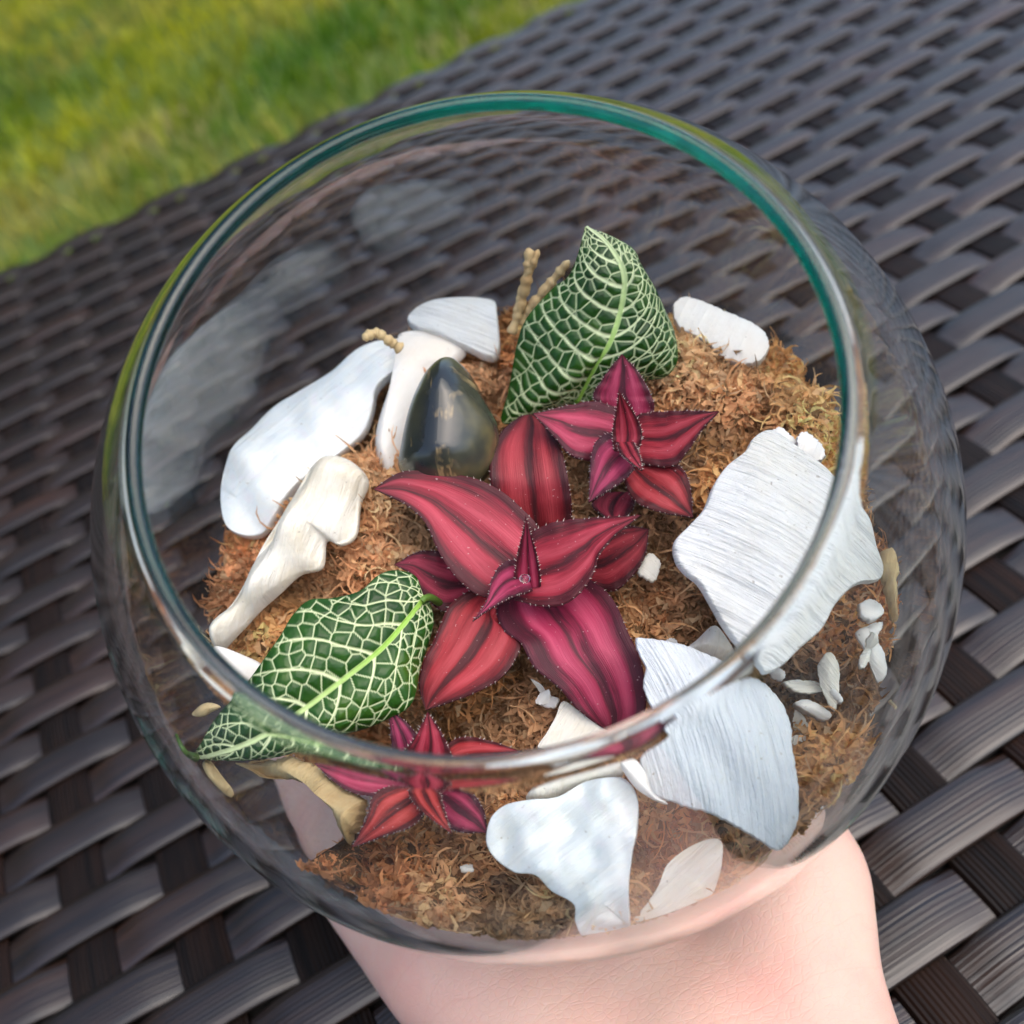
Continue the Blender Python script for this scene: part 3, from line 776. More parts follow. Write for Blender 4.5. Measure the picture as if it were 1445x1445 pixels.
    for lab, (cx, cy, w_, h_, an) in {
            'narrow white shell needle standing in the moss by the side wall': (1222, 930, 7, 20, .4), 'pale shell crumb between fan shell and oval flake': (1128, 1062, 13, 8, .2),
            'blunt cream shell crumb under the striated slab point': (1098, 952, 14, 9, .5), 'thin white shell sliver lying on the rust moss clump': (1180, 985, 5, 16, -.6),
            'square white shell crumb against the side glass': (1232, 905, 10, 11, .3), 'grey-white shell crumb beside the barnacled lump': (1172, 1128, 11, 13, .9),
            'small cream crumb in the moss below the longest red leaf': (768, 985, 9, 14, .8), 'thin pale husk of shell in the beige moss by the slab': (1010, 725, 5, 14, .9)}.items():
        ol = []
        for k in range(7):
            a_ = k / 7 * 2 * math.pi; rr_ = random.uniform(.75, 1.15)
            ex, ey = w_ * math.cos(a_) * rr_, h_ * math.sin(a_) * rr_
            ol.append((cx + ex * math.cos(an) - ey * math.sin(an), cy + ex * math.sin(an) + ey * math.cos(an)))
        chips.append((lab, ol, random.choice((SH_CREAM, SH_SMOOTH, SH_SMOOTH))))
    hs = [-.04, -.06, -.06, -.10, -.07, -.10, -.12, -.10, -.06, -.05, -.12, -.14, -.05, -.08, -.14] + [-.02, -.06, -.1, -.06, -.02, -.02, -.12, -.08]
    for (lab, ol, m), hh in zip(chips, hs):
        pebbly('shell_chip', lab, 'shell chip', ol, hh, (random.uniform(-.03, .03), random.uniform(-.03, .03)), .0006, .0007, None, random.uniform(0, 3), m, n=44, rings=10, wave=.00022, plate=True,
               jag=(1.4 if 'crumbly' in lab else .5))
    pebbly('moss_husk', 'pale dry husk poking out above the leaf tip', 'husk', c5([(178, 605), (215, 570), (250, 558), (288, 572), (255, 592), (220, 612)]), .12, (0, 0), .0006, .0007, None, .5, HUSK, n=44, rings=9, wave=.0002)
    pebbly('moss_husk', 'slender straw coloured husk hanging below the leaf tip', 'husk', c5([(218, 782), (245, 790), (285, 845), (332, 906), (300, 900), (250, 848), (225, 810)]), .10, (0, 0), .0005, .0007, ((286, 1082), (318, 1118)), .5, HUSK, n=44, rings=9)
    pebbly('moss_husk', 'frayed tan strand stuck to the glass beside the striated slab', 'husk', c4([(1040, 530), (1082, 515), (1098, 600), (1090, 650), (1108, 770), (1085, 778), (1050, 660), (1030, 600)]), -.05, (0, 0), .0006, .0008, ((1250, 790), (1266, 865)), .2, HUSK, n=60, rings=9, wave=.0003, jag=1.0)
    pebbly('moss_husk', 'torn golden flap of dry moss under the patterned leaf', 'husk', c5([(350, 790), (430, 775), (560, 765), (660, 800), (740, 860), (810, 900), (835, 960), (800, 1040), (770, 1085), (745, 1030), (720, 960), (640, 880), (560, 845), (450, 840), (400, 815)]), .0, (0, 0), .0022, .0012, ((400, 1085), (495, 1150)), .7, HUSK, n=90, rings=16, wave=.0006, jag=1.6)
    pebbly('pebble', 'dark polished olive-black pebble with tan streaks leaning between shell and rosette', 'pebble', [(633, 507), (648, 512), (668, 535), (690, 575), (703, 605), (701, 640), (690, 668), (660, 690), (600, 692), (566, 668), (568, 630), (580, 580), (600, 535), (618, 514)],
           .02, (.0, -.03), .0056, .0034, ((635, 570), (632, 640)), .9, mat_pebble(), n=120, rings=30, power=2.0, bottom=-.6)
make_shells()

# ------------------------------------------------------------------ red rosettes
STAR = mat_star('earth_star_leaf', (.29, .021, .028), (.46, .062, .074), (.034, .010, .012), (.40, .32, .29))
STAR_MAG = mat_star('earth_star_leaf_purple', (.21, .016, .034), (.36, .042, .070), (.030, .009, .013), (.40, .32, .29))

def resample(p, n):
    p = np.asarray(p, float)
    s = np.r_[0, np.cumsum(np.linalg.norm(np.diff(p, axis=0), axis=1))]
    # smooth with catmull-rom on an open polyline
    q = np.vstack([2 * p[0] - p[1], p, 2 * p[-1] - p[-2]])
    u = np.linspace(0, s[-1], n); k = np.clip(np.searchsorted(s, u, side='right') - 1, 0, len(p) - 2)
    f = ((u - s[k]) / (s[k + 1] - s[k] + 1e-12))[:, None]
    p0, p1, p2, p3 = q[k], q[k + 1], q[k + 2], q[k + 3]
    return .5 * ((2 * p1) + (p2 - p0) * f + (2 * p0 - 5 * p1 + 4 * p2 - p3) * f ** 2 + (3 * p1 - p0 - 3 * p2 + p3) * f ** 3)

def star_leaf(root, inv, left, right, hs, keel=.0012, mat=None, dull=False):
    """left and right margins from base to tip (pixels); hs heights (radii) at base, middle, tip; keel: depth of the gutter"""
    nu, nv = 64, 21
    Lp, Rp = resample(left, nu), resample(right, nu)
    t = np.linspace(0, 1, nu)
    h = resample(np.stack([np.linspace(0, 1, len(hs)), np.array(hs)], 1) * [100, 1], nu)[:, 1]
    L3 = np.array([loc(*p, hh) for p, hh in zip(Lp, h)]); R3 = np.array([loc(*p, hh) for p, hh in zip(Rp, h)])
    v = np.linspace(0, 1, nv)
    wd = np.linalg.norm(L3 - R3, axis=1); wmax = wd.max()
    P = L3[:, None] * (1 - v)[None, :, None] + R3[:, None] * v[None, :, None]
    up = np.array([0, 0, 1.0])
    prof = ((2 * v - 1) ** 2 - 1)                      # gutter
    lobe = .35 * np.sin(2 * math.pi * np.abs(2 * v - 1)) # the two halves bulge
    z = keel * (wd / wmax)[:, None] * (prof + .55 * lobe)[None, :]
    roll = -.0005 * (np.abs(2 * v - 1) ** 8)[None, :] * (wd / wmax)[:, None]
    rip = .00012 * np.sin(t * 40)[:, None] * (np.abs(2 * v - 1) ** 3)[None, :]
    P = P + (z + roll + rip)[..., None] * up
    top = P.reshape(-1, 3)
    th = .00045
    bot = top - up * th * (1.0)
    N = nu * nv
    f = grid_faces(nu, nv)
    faces = f.tolist() + (f[:, ::-1] + N).tolist()
    for i in range(nu - 1):                             # margins
        faces.append((i * nv, (i + 1) * nv, (i + 1) * nv + N, i * nv + N))
        faces.append(((i + 1) * nv + nv - 1, i * nv + nv - 1, i * nv + nv - 1 + N, (i + 1) * nv + nv - 1 + N))
    uv = np.stack(np.broadcast_arrays(t[:, None], v[None, :]), -1).reshape(-1, 2)
    V = [top, bot]; UV = [uv, uv]
    # marginal teeth
    tv, tu = [], []
    base = 2 * N
    outl = (L3 - R3) / (wd[:, None] + 1e-9)
    for side, E, sg, vv in ((0, P[:, 0], 1, -.012), (nv - 1, P[:, -1], -1, 1.012)):
        i = 3
        while i < nu - 3:
            tang = E[i + 1] - E[i - 1]; tang /= np.linalg.norm(tang) + 1e-9
            o = outl[i] * sg
            o = o - tang * (o @ tang); o /= np.linalg.norm(o) + 1e-9
            ln = random.uniform(.00012, .00034)
            a, b_ = E[i] - tang * .00010, E[i] + tang * .00010
            tip = E[i] + o * ln + tang * ln * .7 + up * ln * .25
            lowr = E[i] - up * .00025 - o * .0001
            k = base + len(tv)
            tv += [a - o * .0001, b_ - o * .0001, tip, lowr]; tu += [(t[i], vv)] * 4
            faces += [(k, k + 1, k + 2), (k + 1, k + 3, k + 2), (k + 3, k, k + 2)]
            i += random.choice((2, 3, 4, 5))
    V = np.r_[top, bot, np.array(tv)]; UVs = np.r_[uv, uv, np.array(tu)]
    Wm = (inv @ BM)
    o = build('leaf', V, faces, mat or STAR, parent=root, uv=UVs)
    o.matrix_world = BM
    return o

def rosette(label, centre, hc, leaves):
    b = loc(*centre, hc)
    root = empty('earth_star_plant', BM @ Matrix.Translation(b))
    tag(root, label, 'plant', 'striped red rosettes in the bowl')
    inv = root.matrix_world.inverted()
    for lf in leaves: star_leaf(root, inv, *lf)
    # short stem into the moss
    n, m = 6, 12
    a = np.linspace(0, 2 * math.pi, m, endpoint=False)
    zz = np.linspace(0, -.006, n); rr = np.linspace(.0016, .0022, n)
    V = np.stack([rr[:, None] * np.cos(a) + b[0], rr[:, None] * np.sin(a) + b[1], zz[:, None] + b[2] + 0 * a], -1).reshape(-1, 3)
    o = build('stem', V, grid_faces(n, m, closed=True), STAR_MAG, parent=root, uv=np.tile([.5, .3], (len(V), 1))); o.matrix_world = BM
    return root

def make_rosettes():
    M_ = STAR_MAG
    big = [
        (c1([(600, 800), (520, 640), (500, 500), (505, 400), (550, 330), (610, 283), (650, 276)]), c1([(790, 800), (805, 660), (800, 560), (770, 410), (730, 315), (690, 283), (650, 276)]), (-.14, -.03, .04, .02, -.05), .0012, M_),
        (c1([(800, 800), (880, 720), (960, 690), (1040, 688), (1092, 700)]), c1([(820, 900), (900, 915), (965, 925), (1040, 860), (1080, 790), (1092, 700)]), (-.14, -.08, -.06), .0008, M_),
        (c1([(480, 830), (400, 800), (310, 778), (230, 783), (148, 832)]), c1([(480, 960), (400, 985), (325, 1000), (260, 950), (215, 872), (148, 832)]), (-.12, -.06, -.04), .0008, M_),
        (c1([(580, 930), (525, 990), (550, 1070), (615, 1120), (665, 1210), (755, 1285), (830, 1370), (925, 1440), (950, 1443)]), c1([(800, 850), (885, 890), (960, 960), (1015, 1080), (1060, 1180), (1082, 1300), (1070, 1390), (1000, 1440), (950, 1443)]), (-.06, .0, .02, -.02, -.08), .0016),
        (c1([(540, 890), (430, 925), (350, 980), (300, 1090), (250, 1200), (238, 1290), (265, 1372)]), c1([(600, 980), (545, 1060), (612, 1112), (600, 1170), (540, 1250), (430, 1312), (265, 1372)]), (-.06, .01, .01, -.04), .0014),
        (c1([(640, 800), (690, 715), (620, 620), (500, 530), (340, 487), (170, 488), (72, 552)]), c1([(600, 930), (480, 948), (400, 900), (340, 830), (300, 760), (258, 670), (185, 605), (72, 552)]), (-.0, .06, .08, .10), .0015),
        (c1([(620, 790), (660, 705), (760, 666), (900, 655), (1062, 648)]), c1([(590, 960), (700, 982), (800, 962), (880, 872), (905, 800), (960, 730), (1062, 648)]), (.02, .07, .09, .12), .0014),
        (c1([(630, 830), (595, 808), (540, 830), (505, 890), (490, 960), (438, 1042)]), c1([(660, 925), (625, 935), (580, 950), (530, 978), (480, 1010), (438, 1042)]), (.05, .12, .12), .0010, M_),
        (c1([(598, 905), (592, 860), (602, 790), (620, 720), (636, 648)]), c1([(690, 905), (688, 860), (676, 790), (656, 720), (636, 648)]), (.06, .14, .24), .0022),
    ]
    rosette('largest striped red and maroon rosette, in the middle of the bowl', (740, 810), -.08, big)
    small = [
        (c1([(960, 560), (900, 560), (880, 610), (940, 660), (965, 668)]), c1([(1040, 560), (1040, 600), (1020, 640), (990, 665), (965, 668)]), (-.1, -.08, -.08), .0006, M_),
        (c1([(960, 300), (885, 212), (915, 145), (960, 85), (992, 52)]), c1([(1060, 320), (1108, 260), (1104, 205), (1050, 110), (992, 52)]), (-.02, .04, .08), .0008),
        (c1([(1070, 440), (1190, 452), (1235, 500), (1252, 580), (1256, 658)]), c1([(1000, 480), (1000, 520), (1040, 590), (1130, 632), (1256, 658)]), (-.02, .02, .0), .0009),
        (c1([(1010, 300), (975, 250), (895, 220), (800, 236), (662, 272)]), c1([(980, 420), (880, 440), (800, 420), (745, 360), (662, 272)]), (.0, .05, .07), .0010),
        (c1([(1010, 300), (1060, 268), (1130, 260), (1220, 257), (1352, 264)]), c1([(1030, 440), (1100, 458), (1185, 460), (1240, 402), (1290, 330), (1352, 264)]), (.0, .05, .08), .0010),
        (c1([(990, 350), (950, 336), (895, 370), (874, 450), (868, 602)]), c1([(1050, 445), (1030, 480), (990, 520), (930, 562), (868, 602)]), (.03, .08, .06), .0008, M_),
        (c1([(962, 410), (955, 340), (968, 260), (980, 185)]), c1([(1050, 415), (1068, 340), (1040, 268), (980, 185)]), (.05, .10, .18), .0012),
        (c1([(970, 372), (985, 412), (1025, 452), (1068, 484)]), c1([(1035, 372), (1055, 410), (1065, 450), (1068, 484)]), (.08, .12, .13), .0006, M_),
    ]
    rosette('small red rosette with pointed leaves beside the tall veined leaf', (880, 628), -.06, small)
    front = [
        (c5([(1000, 860), (940, 800), (920, 680), (915, 572)]), c5([(1050, 850), (1040, 740), (1000, 650), (915, 572)]), (-.06, .0, .02), .0006, M_),
        (c5([(1020, 820), (900, 770), (760, 760), (640, 782)]), c5([(1020, 900), (900, 905), (780, 890), (700, 840), (640, 782)]), (.0, .05, .05), .0010),
        (c5([(1080, 850), (1180, 850), (1260, 940), (1282, 1038)]), c5([(1040, 920), (1110, 1000), (1180, 1035), (1282, 1038)]), (.0, .03, .02), .0008, M_),
        (c5([(1040, 850), (1130, 710), (1200, 680), (1300, 698), (1405, 735)]), c5([(1060, 900), (1150, 850), (1250, 815), (1330, 780), (1405, 735)]), (.02, .06, .07), .0010),
        (c5([(1000, 870), (960, 760), (1010, 680), (1060, 588)]), c5([(1100, 880), (1150, 780), (1112, 670), (1060, 588)]), (.03, .10, .14), .0012),
        (c5([(1000, 850), (900, 865), (850, 905), (830, 980), (778, 1092)]), c5([(1070, 910), (1045, 965), (1000, 1012), (900, 1050), (778, 1092)]), (.05, .10, .08), .0012),
        (c5([(1000, 860), (985, 890), (1040, 962), (1152, 1042)]), c5([(1085, 850), (1105, 890), (1125, 960), (1152, 1042)]), (.08, .12, .12), .0008),
    ]
    rosette('smallest red rosette at the front, seen partly through the glass under the rim', (598, 1108), -.05, front)
make_rosettes()

# ------------------------------------------------------------------ white veined leaves
FIT = mat_fittonia()
STALK = mat_simple('leaf_stalk', (.10, .20, .03), .5)
def fittonia(label, left, right, mid, hL, hM, hR, nsec, curl=.3, vw=3.0, tiphook=None, sub=2, sk=.34):
    nu, nh = 250, 90
    Lp, Rp, Mp = resample(left, nu), resample(right, nu), resample(mid, nu)
    t = np.linspace(0, 1, nu)
    def hh(hs): return resample(np.stack([np.linspace(0, 100, len(hs)), np.array(hs)], 1), nu)[:, 1]
    def to3(P, hs):
        h_ = hh(hs); q = np.array([loc(*p, a) for p, a in zip(P, h_)])
        ker = np.ones(9) / 9                                # even out the places raised off the wall
        pad = np.vstack([np.repeat(q[:1], 4, 0), q, np.repeat(q[-1:], 4, 0)])
        return np.stack([np.convolve(pad[:, k], ker, 'valid') for k in range(3)], 1)
    L3, R3, M3 = to3(Lp, hL), to3(Rp, hR), to3(Mp, hM)
    s = np.linspace(0, 1, nh)
    arch = np.sin(math.pi * s) ** 1.0
    # 2-D pixel positions and 3-D positions over (t, signed s)
    sl = -s[::-1][:-1]
    P2 = np.concatenate([Lp[:, None] * (-sl)[None, :, None] + Mp[:, None] * (1 + sl)[None, :, None], Mp[:, None] * (1 - s)[None, :, None] + Rp[:, None] * s[None, :, None]], 1)
    P3 = np.concatenate([L3[:, None] * (-sl)[None, :, None] + M3[:, None] * (1 + sl)[None, :, None], M3[:, None] * (1 - s)[None, :, None] + R3[:, None] * s[None, :, None]], 1)
    sg = np.r_[sl, s]; nv = len(sg)
    T, SG = np.meshgrid(t, sg, indexing='ij'); A = np.abs(SG)
    # side veins leave the midrib and sweep towards the tip
    wc = T - sk * A ** 1.25 * (1 - .55 * T)
    # areole seeds in (w, s)
    seeds = []
    wmin, wmax = -sk, 1.0
    step = 1.0 / nsec
    for side in (-1, 1):
        kk = int((wmax - wmin) / step) + 1
        for k in range(kk):
            for q in range(sub):
                for a in np.arange(.07, 1.1, .15):
                    w_ = wmin + (k + (q + .5) / sub) * step + rng.normal(0, step * .09)
                    a_ = a + rng.normal(0, .022) + .05 * (q % 2)
                    if a_ < 0.01 or a_ > 1.05: continue
                    t_ = w_ + sk * .8 * a_ ** 1.25
                    for _ in range(6): t_ = w_ + sk * a_ ** 1.25 * (1 - .55 * t_)
                    if not -.02 < t_ < 1.02: continue
                    ti = min(max(t_, 0), 1) * (nu - 1); i0 = int(min(ti, nu - 2)); fr = ti - i0
                    E = Lp if side < 0 else Rp
                    m_ = Mp[i0] * (1 - fr) + Mp[i0 + 1] * fr; e_ = E[i0] * (1 - fr) + E[i0 + 1] * fr
                    seeds.append((*(m_ * (1 - a_) + e_ * a_), side))
    seeds = np.array(seeds)
    Q = P2.reshape(-1, 2)
    f1 = np.full(len(Q), 1e9); f2 = f1.copy(); i1 = np.zeros(len(Q), int); i2 = i1.copy()
    side_q = np.where(SG.ravel() < 0, -1, 1)
    for i, sd_ in enumerate(seeds):
        d = np.hypot(Q[:, 0] - sd_[0], Q[:, 1] - sd_[1]) + np.where(side_q != sd_[2], 1e5, 0)
        b = d < f1
        f2 = np.where(b, f1, np.minimum(f2, d)); i2 = np.where(b, i1, np.where(d <= f2, i, i2))
        f1 = np.where(b, d, f1); i1 = np.where(b, i, i1)
    sep = np.hypot(*(seeds[i1, :2] - seeds[i2, :2]).T) + 1e-6
    edge = (f2 ** 2 - f1 ** 2) / (2 * sep)                 # true distance to the cell border, px
    edge = edge.reshape(T.shape)
    jit = .35 * np.sin(Q[:, 0] / 9) * np.cos(Q[:, 1] / 8)
    minor = np.clip((vw * .50 - edge + .3 * jit.reshape(T.shape)) / 1.1 + .5, 0, 1)
    # side veins
    ph = ((wc - wmin) / step); dist_s = np.abs(ph - np.round(ph)) * step
    gy = np.linalg.norm(np.gradient(P2, axis=0), axis=-1) * (nu - 1)
    ds_px = dist_s * gy * .75
    sec = np.clip((vw * (1.25 - .6 * A) - ds_px) / 1.2 + .5, 0, 1)
    md = A * np.where(SG < 0, np.linalg.norm(Lp - Mp, axis=1)[:, None], np.linalg.norm(Rp - Mp, axis=1)[:, None])
    rib = np.clip((vw * (2.0 - 1.3 * T) - md) / 1.3 + .5, 0, 1)
    rim_fade = np.clip((1 - A) / .035, 0, 1)
    vein = np.clip(np.maximum(np.maximum(minor * .78, sec), rib), 0, 1) * rim_fade
    midrib = rib * np.clip(1.25 - T * 1.3, 0, 1)
    # blistered surface: cells stand up between the veins
    puff = np.clip(edge / 7, 0, 1) ** .6 * (1 - np.maximum(sec, rib)) * np.clip((1 - A) / .1, 0, 1)
    du = np.gradient(P3, axis=0); dv = np.gradient(P3, axis=1)
    nr = np.cross(du, dv); nr /= np.linalg.norm(nr, axis=-1, keepdims=True) + 1e-12
    nr *= np.sign(nr[..., 2].mean())
    archv = .0016 * np.sin(math.pi * np.clip(A, 0, 1) ** .8) - .0012 * A ** 3 * curl
    P3 = P3 + nr * (puff * .00026 + archv * np.sin(math.pi * np.clip(T, .02, .98))[...] + .0005 * np.sin(T * 17 + SG * 2) * A ** 3 + rib * .0002)[..., None]
    V = P3.reshape(-1, 3); Nn = len(V)
    rr = np.linalg.norm(V, axis=1); V = V / np.maximum(rr / (.962 * R), 1)[:, None]
    bot = V - nr.reshape(-1, 3) * .00032
    f = grid_faces(nu, nv)
    base = loc(*mid[0], hM[0])
    root = empty('fittonia_leaf', BM @ Matrix.Translation(base))
    tag(root, label, 'leaf')
    o = build('blade', np.r_[V, bot], np.r_[f, f[:, ::-1] + Nn], FIT, parent=root, attrs={'vein': np.tile(vein.ravel(), 2), 'midrib': np.tile(midrib.ravel(), 2)})
    o.matrix_world = BM
    # stalk into the moss, and hooked tip
    def tube(name, pts, r0, r1, mat):
        pts = resample(np.array(pts), 14); m = 8
        a = np.linspace(0, 2 * math.pi, m, endpoint=False)
        tg = np.gradient(pts, axis=0); tg /= np.linalg.norm(tg, axis=1)[:, None]
        s1 = np.cross(tg, [.3, .2, .9]); s1 /= np.linalg.norm(s1, axis=1)[:, None]; s2 = np.cross(tg, s1)
        rr_ = np.linspace(r0, r1, len(pts))[:, None, None]
        Vt = (pts[:, None] + rr_ * (s1[:, None] * np.cos(a)[None, :, None] + s2[:, None] * np.sin(a)[None, :, None])).reshape(-1, 3)
        o = build(name, Vt, grid_faces(len(pts), m, closed=True), mat, parent=root); o.matrix_world = BM
    b0 = V.reshape(nu, nv, 3)[4, nh - 1]; b1 = V.reshape(nu, nv, 3)[0, nh - 1]
    gd = (b1 - b0) / (np.linalg.norm(b1 - b0) + 1e-9)
    tube('stalk', [b0, b1, b1 + gd * .001 - np.array([0, 0, .002]), b1 + gd * .0015 - np.array([0, 0, .007])], .00045, .0006, STALK)
    if tiphook: tube('hooked_tip', [loc(*p[:2], p[2]) for p in tiphook], .0006, .0002, STALK)

def make_fittonias():
    fittonia('tall green leaf netted with white veins, standing behind the small rosette',
             c3([(400, 700), (250, 735), (140, 762), (160, 640), (190, 500), (222, 410), (290, 330), (360, 268), (400, 190), (425, 95)]),
             c3([(420, 690), (520, 660), (640, 625), (690, 610), (735, 555), (732, 440), (680, 330), (615, 235), (590, 172), (500, 120), (425, 95)]),
             c3([(395, 690), (450, 575), (515, 470), (550, 340), (550, 250), (500, 160), (425, 95)]),
             (-.12, -.10, .0, .10, .16), (-.10, .02, .08, .14, .16), (-.10, -.08, .0, .10, .16), 8, vw=1.7, sk=.75)
    fittonia('low green leaf netted with white veins, its tip tucked under the glass rim',
             c5([(1045, 150), (1020, 85), (940, 63), (870, 88), (810, 142), (700, 166), (620, 170), (560, 228), (515, 305), (440, 412), (375, 492), (285, 592), (215, 705), (172, 768)]),
             c5([(1050, 180), (1085, 250), (1070, 340), (1040, 425), (1000, 560), (920, 612), (830, 660), (735, 690), (560, 742), (400, 772), (260, 778), (172, 768)]),
             c5([(1042, 165), (950, 285), (860, 380), (680, 520), (560, 605), (420, 690), (290, 740), (172, 768)]),
             (.04, .10, .14, .14, .16), (.04, .08, .10, .12, .15), (-.02, .02, .03, .06, .12), 7, vw=1.8, sk=.45,
             tiphook=[(*c5([(190, 765)])[0], .15), (*c5([(150, 752)])[0], .16), (*c5([(128, 715)])[0], .18), (*c5([(122, 678)])[0], .2)])
make_fittonias()

# ------------------------------------------------------------------ pale woody shoots and loose bits
def shoot(name, label, pts, r0, r1, mat, cat='twig'):
    P = resample(np.array([loc(*p) for p in pts]), 40); m = 8
    a = np.linspace(0, 2 * math.pi, m, endpoint=False)
    tg = np.gradient(P, axis=0); tg /= np.linalg.norm(tg, axis=1)[:, None]
    s1 = np.cross(tg, [.2, .9, .3]); s1 /= np.linalg.norm(s1, axis=1)[:, None]; s2 = np.cross(tg, s1)
    k = np.linspace(0, 1, 40)
    rr = (r0 + (r1 - r0) * k) * (1 + .12 * np.sin(k * 23 + 1) + .14 * np.sin(k * 41) + .08 * np.sin(k * 71)) * np.clip((1.02 - k) * 14, .1, 1)
    V = (P[:, None] + rr[:, None, None] * (s1[:, None] * np.cos(a)[None, :, None] + s2[:, None] * np.sin(a)[None, :, None])).reshape(-1, 3)
    V = np.r_[V, P[-1:]]
    f = grid_faces(40, m, closed=True).tolist() + [(39 * m + i, 39 * m + (i + 1) % m, 40 * m) for i in range(m)]
    base = P[0]
    o = build(name, V - base, f, mat, mw=BM @ Matrix.Translation(base), uv=np.zeros((len(V), 2)))
    tag(o, label, cat)
def make_shoots():
    shoot('moss_shoot', 'knobbly pale moss shoot rising behind the pebble', [(722, 470, -.1), (735, 430, -.05), (742, 400, 0), (748, 370, .04), (745, 350, .06)], .0007, .0009, HUSK)
    shoot('moss_shoot', 'straight tan twig leaning against the tall veined leaf', [(735, 455, -.1), (760, 420, -.04), (785, 390, .0), (803, 368, .04)], .0009, .0006, HUSK)
    shoot('moss_shoot', 'short forked pale moss shoot between the twig and the shell cap', [(728, 440, -.06), (738, 400, .0), (752, 372, .05), (760, 352, .07)], .0004, .0005, HUSK)
    shoot('moss_shoot', 'small curl of orange moss above the pearly wing shell', [(565, 492, -.05), (548, 480, -.02), (530, 470, .0), (512, 478, .02)], .0008, .0007, HUSK)
    shoot('moss_shoot', 'stray pale fibre stuck to the right wall of the bowl', [(1260, 992, .0), (1266, 998, .0), (1270, 1003, .0)], .00022, .00015, HUSK)
make_shoots()

# water bead held in the big rosette
def make_drop():
    M = Mat('water'); g = M.n('ShaderNodeBsdfGlass'); g.inputs['IOR'].default_value = 1.33
    M.t.links.new(g.outputs[0], M.out.inputs[0])
    b = loc(*c1([(632, 884)])[0], .10)
    n, m = 14, 20
    ph = np.linspace(0, math.pi, n); a = np.linspace(0, 2 * math.pi, m, endpoint=False)
    V = np.stack([.0007 * np.sin(ph)[:, None] * np.cos(a), .0006 * np.sin(ph)[:, None] * np.sin(a), .0006 * np.cos(ph)[:, None] + 0 * a], -1).reshape(-1, 3)
    o = build('water_drop', V, grid_faces(n, m, closed=True)[:, ::-1], M.m, mw=BM @ Matrix.Translation(b))
    tag(o, 'clear water drop held in the heart of the largest rosette', 'water drop')
make_drop()

# ------------------------------------------------------------------ glass bowl
def make_bowl():
    hr = .752                                            # rim height in radii
    th = .0014
    ro, ri = R, R - th
    a_top = math.asin(hr) - .02
    a_bot = -math.radians(74)
    prof = []
    prof.append((0.0, -ro * math.sin(math.radians(74)) + .0004))
    zb = ro * math.sin(a_bot)
    prof.append((ro * math.cos(a_bot) * .85, zb + .0002))
    for a in np.linspace(a_bot, a_top, 90): prof.append((ro * math.cos(a), ro * math.sin(a)))
    # rounded bead of the rim
    rc = (ro - th / 2) * math.cos(a_top + .022); zc = (ro - th / 2) * math.sin(a_top + .022)
    br = .00090
    t0 = a_top - math.pi / 2 + 1.05
    for a in np.linspace(a_top + .25, a_top + math.pi * 1.30, 22):
        aa = a - .55
        prof.append((rc + br * math.cos(aa), zc + br * math.sin(aa)))
    for a in np.linspace(a_top, a_bot * .94, 90): prof.append((ri * math.cos(a), ri * math.sin(a)))
    prof.append((0.0, ri * math.sin(a_bot * .94) - .0001))
    prof = np.array(prof)
    nt = 192
    th_ = np.linspace(0, 2 * math.pi, nt, endpoint=False)
    body = prof[1:-1]
    V = np.stack([body[:, 0:1] * np.cos(th_), body[:, 0:1] * np.sin(th_), body[:, 1:2] + 0 * th_], -1).reshape(-1, 3)
    nb = len(body)
    f = grid_faces(nb, nt, closed=True).tolist()
    V = np.r_[V, [[0, 0, prof[0, 1]]], [[0, 0, prof[-1, 1]]]]
    c0, c1_ = len(V) - 2, len(V) - 1
    f += [(c0, (i + 1) % nt, i) for i in range(nt)]
    f += [(c1_, (nb - 1) * nt + i, (nb - 1) * nt + (i + 1) % nt) for i in range(nt)]
    o = build('glass_bowl', V, f, GLASS, mw=BM)
    tag(o, 'round clear glass bowl with a thick teal rim, tilted on an open palm', 'bowl')
make_bowl()

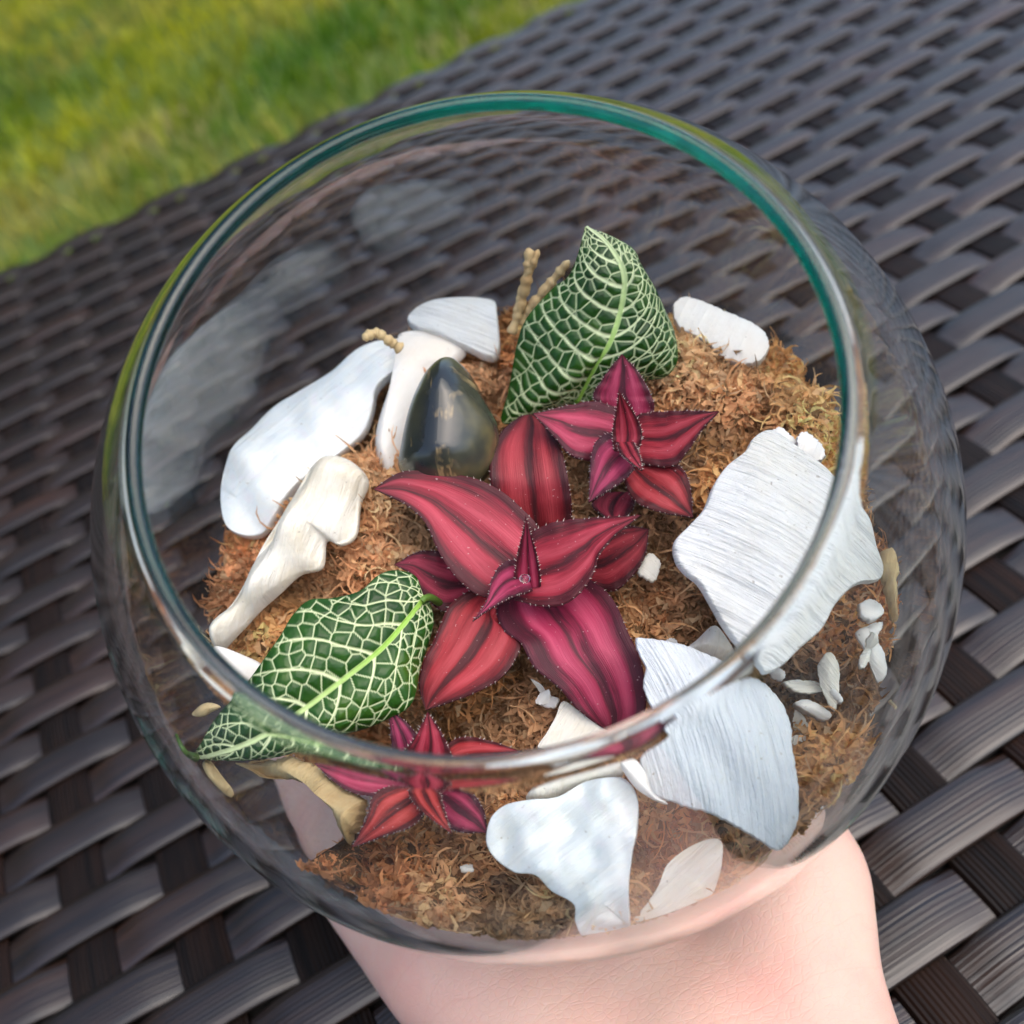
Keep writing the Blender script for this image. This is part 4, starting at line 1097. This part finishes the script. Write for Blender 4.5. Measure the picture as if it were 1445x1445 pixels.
# ------------------------------------------------------------------ hand
def make_hand():
    import bmesh
    z0 = CW[2] - R
    bm = bmesh.new()
    def blob(p0, p1, r0, r1, flatten=1.0, n=7, seg=14):
        p0, p1 = Vector(p0), Vector(p1)
        for k in range(n):
            f_ = k / (n - 1); p = p0.lerp(p1, f_); r = r0 + (r1 - r0) * f_
            m = Matrix.Translation(p) @ Matrix.Diagonal((r, r, r * flatten, 1))
            bmesh.ops.create_uvsphere(bm, u_segments=seg, v_segments=9, radius=1, matrix=m)
    def chain(pts, rs, fl=1.0, n=7):
        for k in range(len(pts) - 1): blob(pts[k], pts[k + 1], rs[k], rs[k + 1], fl, n)
    zt = z0 - .0005
    # palm axis from wrist to fingers
    def q(s, t, z):  # s across (+ = right in the picture), t along
        ux, uy = .17, .985
        return (.0035 + s * uy + t * ux, .050 + t * uy - s * ux * 1.9, z)
    # forearm and wrist
    chain([q(.012, -.20, zt - .012), q(.008, -.09, zt - .012), q(.005, -.02, zt - .0115), q(.004, .005, zt - .0105)], [.030, .025, .0205, .0205], .8, 10)
    for s_ in (-.018, .0, .018): chain([q(s_ * .5 + .004, -.02, zt - .011), q(s_ * 1.15, .03, zt - .011), q(s_ * 1.25, .085, zt - .012)], [.0145, .0150, .0125], .95)
    chain([q(-.001, -.012, zt - .0105), q(-.002, .030, zt - .0090), q(-.002, .075, zt - .0110)], [.0150, .0165, .0130], .9)
    # heel pads: thenar on the left, hypothenar on the right
    chain([q(-.0035, -.012, zt - .0095), q(-.0225, .030, zt - .0055), q(-.042, .062, zt - .007)], [.0125, .0175, .0120], .9)
    chain([q(.0105, -.012, zt - .0095), q(.0235, .026, zt - .0065), q(.0265, .070, zt - .0095)], [.0120, .0150, .0125], .9)
    # thumb lies along the left under the bowl
    chain([q(-.042, .055, zt - .008), q(-.048, .085, zt - .009), q(-.038, .108, zt - .011)], [.0120, .0105, .0075], .9)
    # four fingers, slightly bent, pointing away under the bowl
    for s_, ln, r_ in ((-.026, .062, .0080), (-.0085, .071, .0085), (.0095, .066, .0082), (.0262, .052, .0070)):
        a = .085
        chain([q(s_, a, zt - .012), q(s_ * 1.06, a + ln * .45, zt - .0105), q(s_ * 1.04, a + ln * .75, zt - .0115), q(s_ * .98, a + ln, zt - .0145)], [r_ * 1.1, r_, r_ * .92, r_ * .75], .95, 6)
    me = bpy.data.meshes.new('person'); bm.to_mesh(me); bm.free()
    o = bpy.data.objects.new('person', me); COL.objects.link(o)
    md = o.modifiers.new('remesh', 'REMESH'); md.mode = 'VOXEL'; md.voxel_size = .0016
    sm = o.modifiers.new('smooth', 'SMOOTH'); sm.factor = .6; sm.iterations = 22
    dg = bpy.context.evaluated_depsgraph_get()
    ev = bpy.data.meshes.new_from_object(o.evaluated_get(dg))
    o.modifiers.clear(); o.data = ev
    n = len(ev.vertices); V = np.empty(n * 3); ev.vertices.foreach_get('co', V); V = V.reshape(-1, 3)
    # flesh yields to the glass and to the table top
    d = V - CW; r = np.linalg.norm(d, axis=1); ins = r < R + .0001
    V[ins] = CW + d[ins] / r[ins][:, None] * (R + .0001)
    V[:, 2] = np.maximum(V[:, 2], .0016)
    base = np.array(q(0, 0, 0)); V -= base
    ev.vertices.foreach_set('co', V.ravel()); ev.update()
    o.location = base
    ev.materials.clear(); ev.materials.append(SKIN)
    ev.polygons.foreach_set('use_smooth', np.ones(len(ev.polygons), dtype=bool))
    tag(o, 'bare open hand, palm up, holding the glass bowl from below', 'hand')
make_hand()
